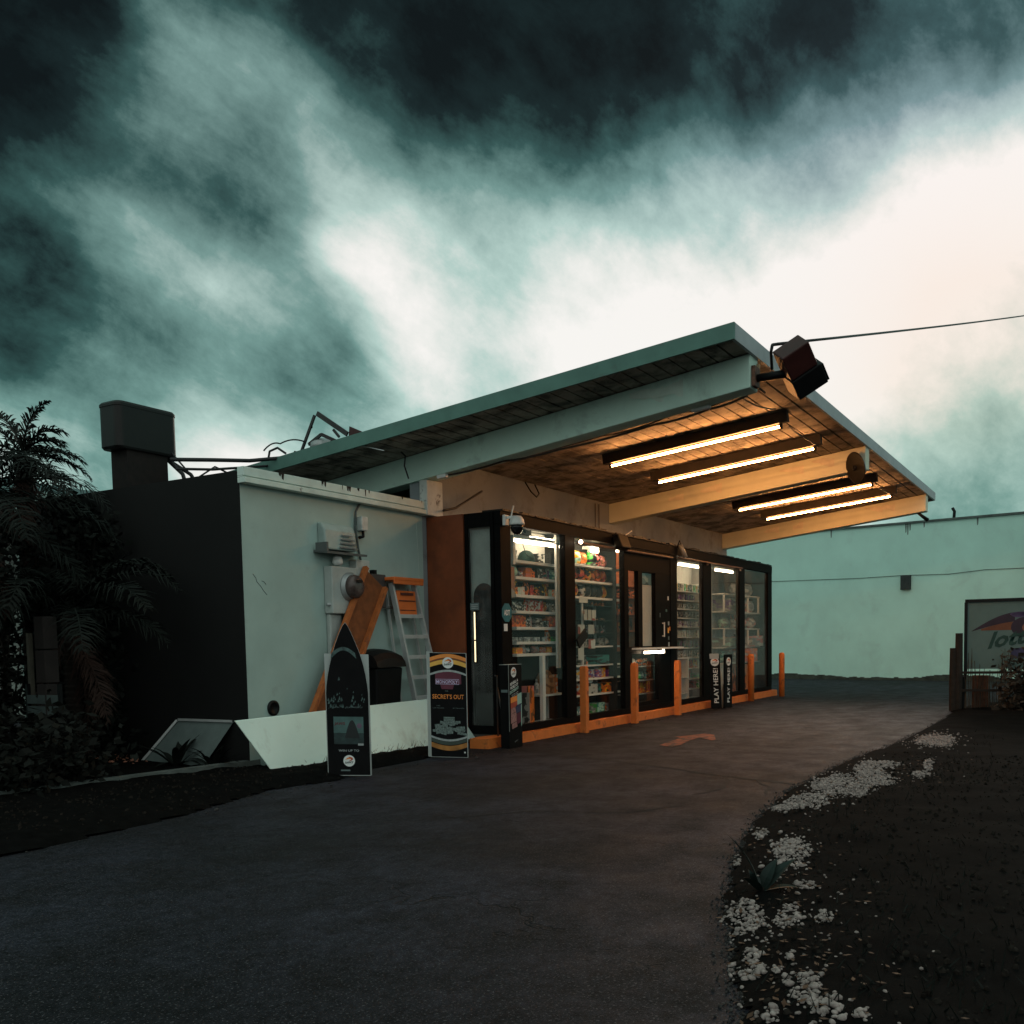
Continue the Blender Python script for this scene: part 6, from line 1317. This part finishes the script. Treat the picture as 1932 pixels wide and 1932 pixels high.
row('on the low rack ' + W3, .47, 18.15, 19.3, [it('bag', 'pink and white candy bag', 'pink', 'white', 'red', .18, .22)] * 2 + [it('carton', 'orange candy box', 'orange', 'red', 'yellow', .16, .23)] * 4, group=g3)
row('inside the serving hatch on the orange shelf', 2.14, 19.1, 19.7, [it('carton', 'black box', 'black', 'grey', 'orange', .18, .2)] * 2, y=8.77, group='goods inside the serving hatch')
row('inside the serving hatch on the lowest orange shelf', 1.78, 19.0, 19.7, [it('bag', 'yellow bag', 'yellow', 'black', None, .18, .2), it('carton', 'black carton', 'black', 'brown', None, .2, .26)], y=8.77, group='goods inside the serving hatch')
row('inside the serving hatch on the upper orange shelf', 2.50, 19.0, 19.8, [it('carton', 'dark carton', 'black', 'orange', None, .24, .15)] * 2, y=8.77, group='goods inside the serving hatch')
W4 = 'of the white rack'; g4 = 'packs on the white rack in the fourth window'
rows4 = [(2.645, [('mint', 'green'), ('white', 'yellow'), ('teal', 'white'), ('black', 'white'), ('white', 'grey')], .17, 'green and white pack'), (2.445, [('purple', 'white'), ('purple', 'black'), ('black', 'grey')], .13, 'purple pack'), (2.25, [('black', 'white')], .12, 'black and white pack'), (2.05, [('black', 'grey'), ('black', 'white')], .13, 'dark pack'),
         (1.855, [('white', 'purple'), ('white', 'black')], .13, 'white and violet pack'), (1.625, [('white', 'mint'), ('white', 'grey')], .15, 'pale mint pack'), (1.38, [('grey', 'teal'), ('grey', 'purple')], .15, 'grey blue pack'), (1.16, [('grey', 'white'), ('white', 'black')], .15, 'light grey pack')]
for i, (z_, pal_, h__, lk) in enumerate(rows4):
    row('on the %s shelf %s' % (ORD[i], W4), z_, 20.50, 22.12 if i not in (1,) else 21.75, [('cigarette_pack', 'carton', lk, pm_(*pal_[j % len(pal_)], None), None, .088, .05, h__ * random.uniform(.92, 1.06)) for j in range(13)], y=8.12, group=g4)
row('in the low left box of the white rack', .72, 20.5, 21.1, [it('carton', 'dark red carton', 'red', 'black', 'white', .2, .2), it('carton', 'orange and black carton', 'orange', 'black', 'pink', .2, .22)], group=g4)
row('in the lowest box of the white rack', .36, 20.5, 21.1, [it('carton', 'brown carton', 'brown', 'kraft', None, .24, .14), it('carton', 'red and white carton', 'red', 'white', None, .2, .10)], group=g4)
row('on the first low shelf beside the box', .91, 21.26, 22.36, [it('carton', 'white carton', 'white', 'grey', None, .12, .2), it('carton', 'deep red carton', 'red', 'black', None, .26, .19), it('carton', 'yellow and white carton', 'yellow', 'white', 'red', .26, .18), it('carton', 'mint carton', 'mint', 'white', None, .2, .16)], group=g4)
row('on the second low shelf beside the box', .665, 21.26, 22.36, [it('carton', 'red carton', 'red', 'pink', None, .26, .18), it('bottle', 'mint bottle', 'mint', 'white', None, .10, .14), it('carton', 'grey carton', 'grey', 'green', None, .3, .10)], group=g4)
row('on the third low shelf beside the box', .435, 21.26, 22.36, [it('bottle', 'white bottle', 'white', 'grey', 'black', .11, .19)] * 2 + [it('carton', 'dark red box', 'red', 'black', None, .2, .15), it('carton', 'bright green carton', 'green', 'white', None, .2, .17)], group=g4)
W5 = 'of the white cabinets'; g5 = 'goods in the white cabinets'
row('on top ' + W5, 2.70, 24.6, 26.6, [it('bag', 'big soft grey white bag', 'grey', 'white', None, .7, .30, .3), it('bag', 'big white bag of rolls', 'white', 'grey', None, .8, .34, .3)], group=g5)
row('on the upper shelf ' + W5, 2.26, 23.8, 26.6, [it('carton', 'mauve storage box', 'grey', 'purple', 'white', .8, .30), it('bag', 'grey bag of paper', 'grey', 'white', None, .7, .32, .3), it('bag', 'pale striped bag', 'white', 'grey', 'pink', .7, .33, .3)], group=g5)
row('on the middle shelf ' + W5, 1.84, 23.8, 26.6, [it('bag', 'mint wrapped bundle', 'mint', 'grey', None, .7, .26, .3), it('bag', 'white wrapped bundle', 'white', 'grey', None, .3, .24, .25), it('carton', 'orange and black carton', 'orange', 'black', 'red', .30, .34), it('bag', 'pinkish wrapped bundle', 'white', 'pink', None, .5, .28, .3), it('bag', 'clear wrapped bundle', 'white', 'grey', 'pink', .5, .30, .3)], group=g5)
row('on the low shelf ' + W5, 1.36, 23.8, 26.6, [it('carton', 'grey mint box', 'grey', 'mint', None, .7, .24), it('carton', 'pink white box', 'white', 'pink', None, .5, .26), it('carton', 'black and pink box', 'black', 'pink', None, .3, .34), it('carton', 'soft white box', 'white', 'grey', 'pink', .8, .28)], group=g5)
row('on the bottom shelf ' + W5, .96, 23.8, 26.65, [it('bag', 'teal plastic bag', 'teal', 'grey', 'mint', .8, .30, .3), it('bag', 'pale blue grey bag', 'grey', 'white', None, .5, .28, .3), it('carton', 'peach red carton with white ends', 'pink', 'orange', 'white', .8, .34), it('carton', 'white end carton', 'white', 'pink', None, .24, .32)], group=g5)
row('on the floor under the white cabinets', .165, 23.9, 26.1, [it('bottle', 'pale green bottle', 'mint', 'grey', None, .24, .44, m2='white'), it('carton', 'tall rust orange box', 'orange', 'brown', None, .2, .75), it('carton', 'tall orange box', 'orange', 'orange', 'brown', .3, .72)], group=g5)
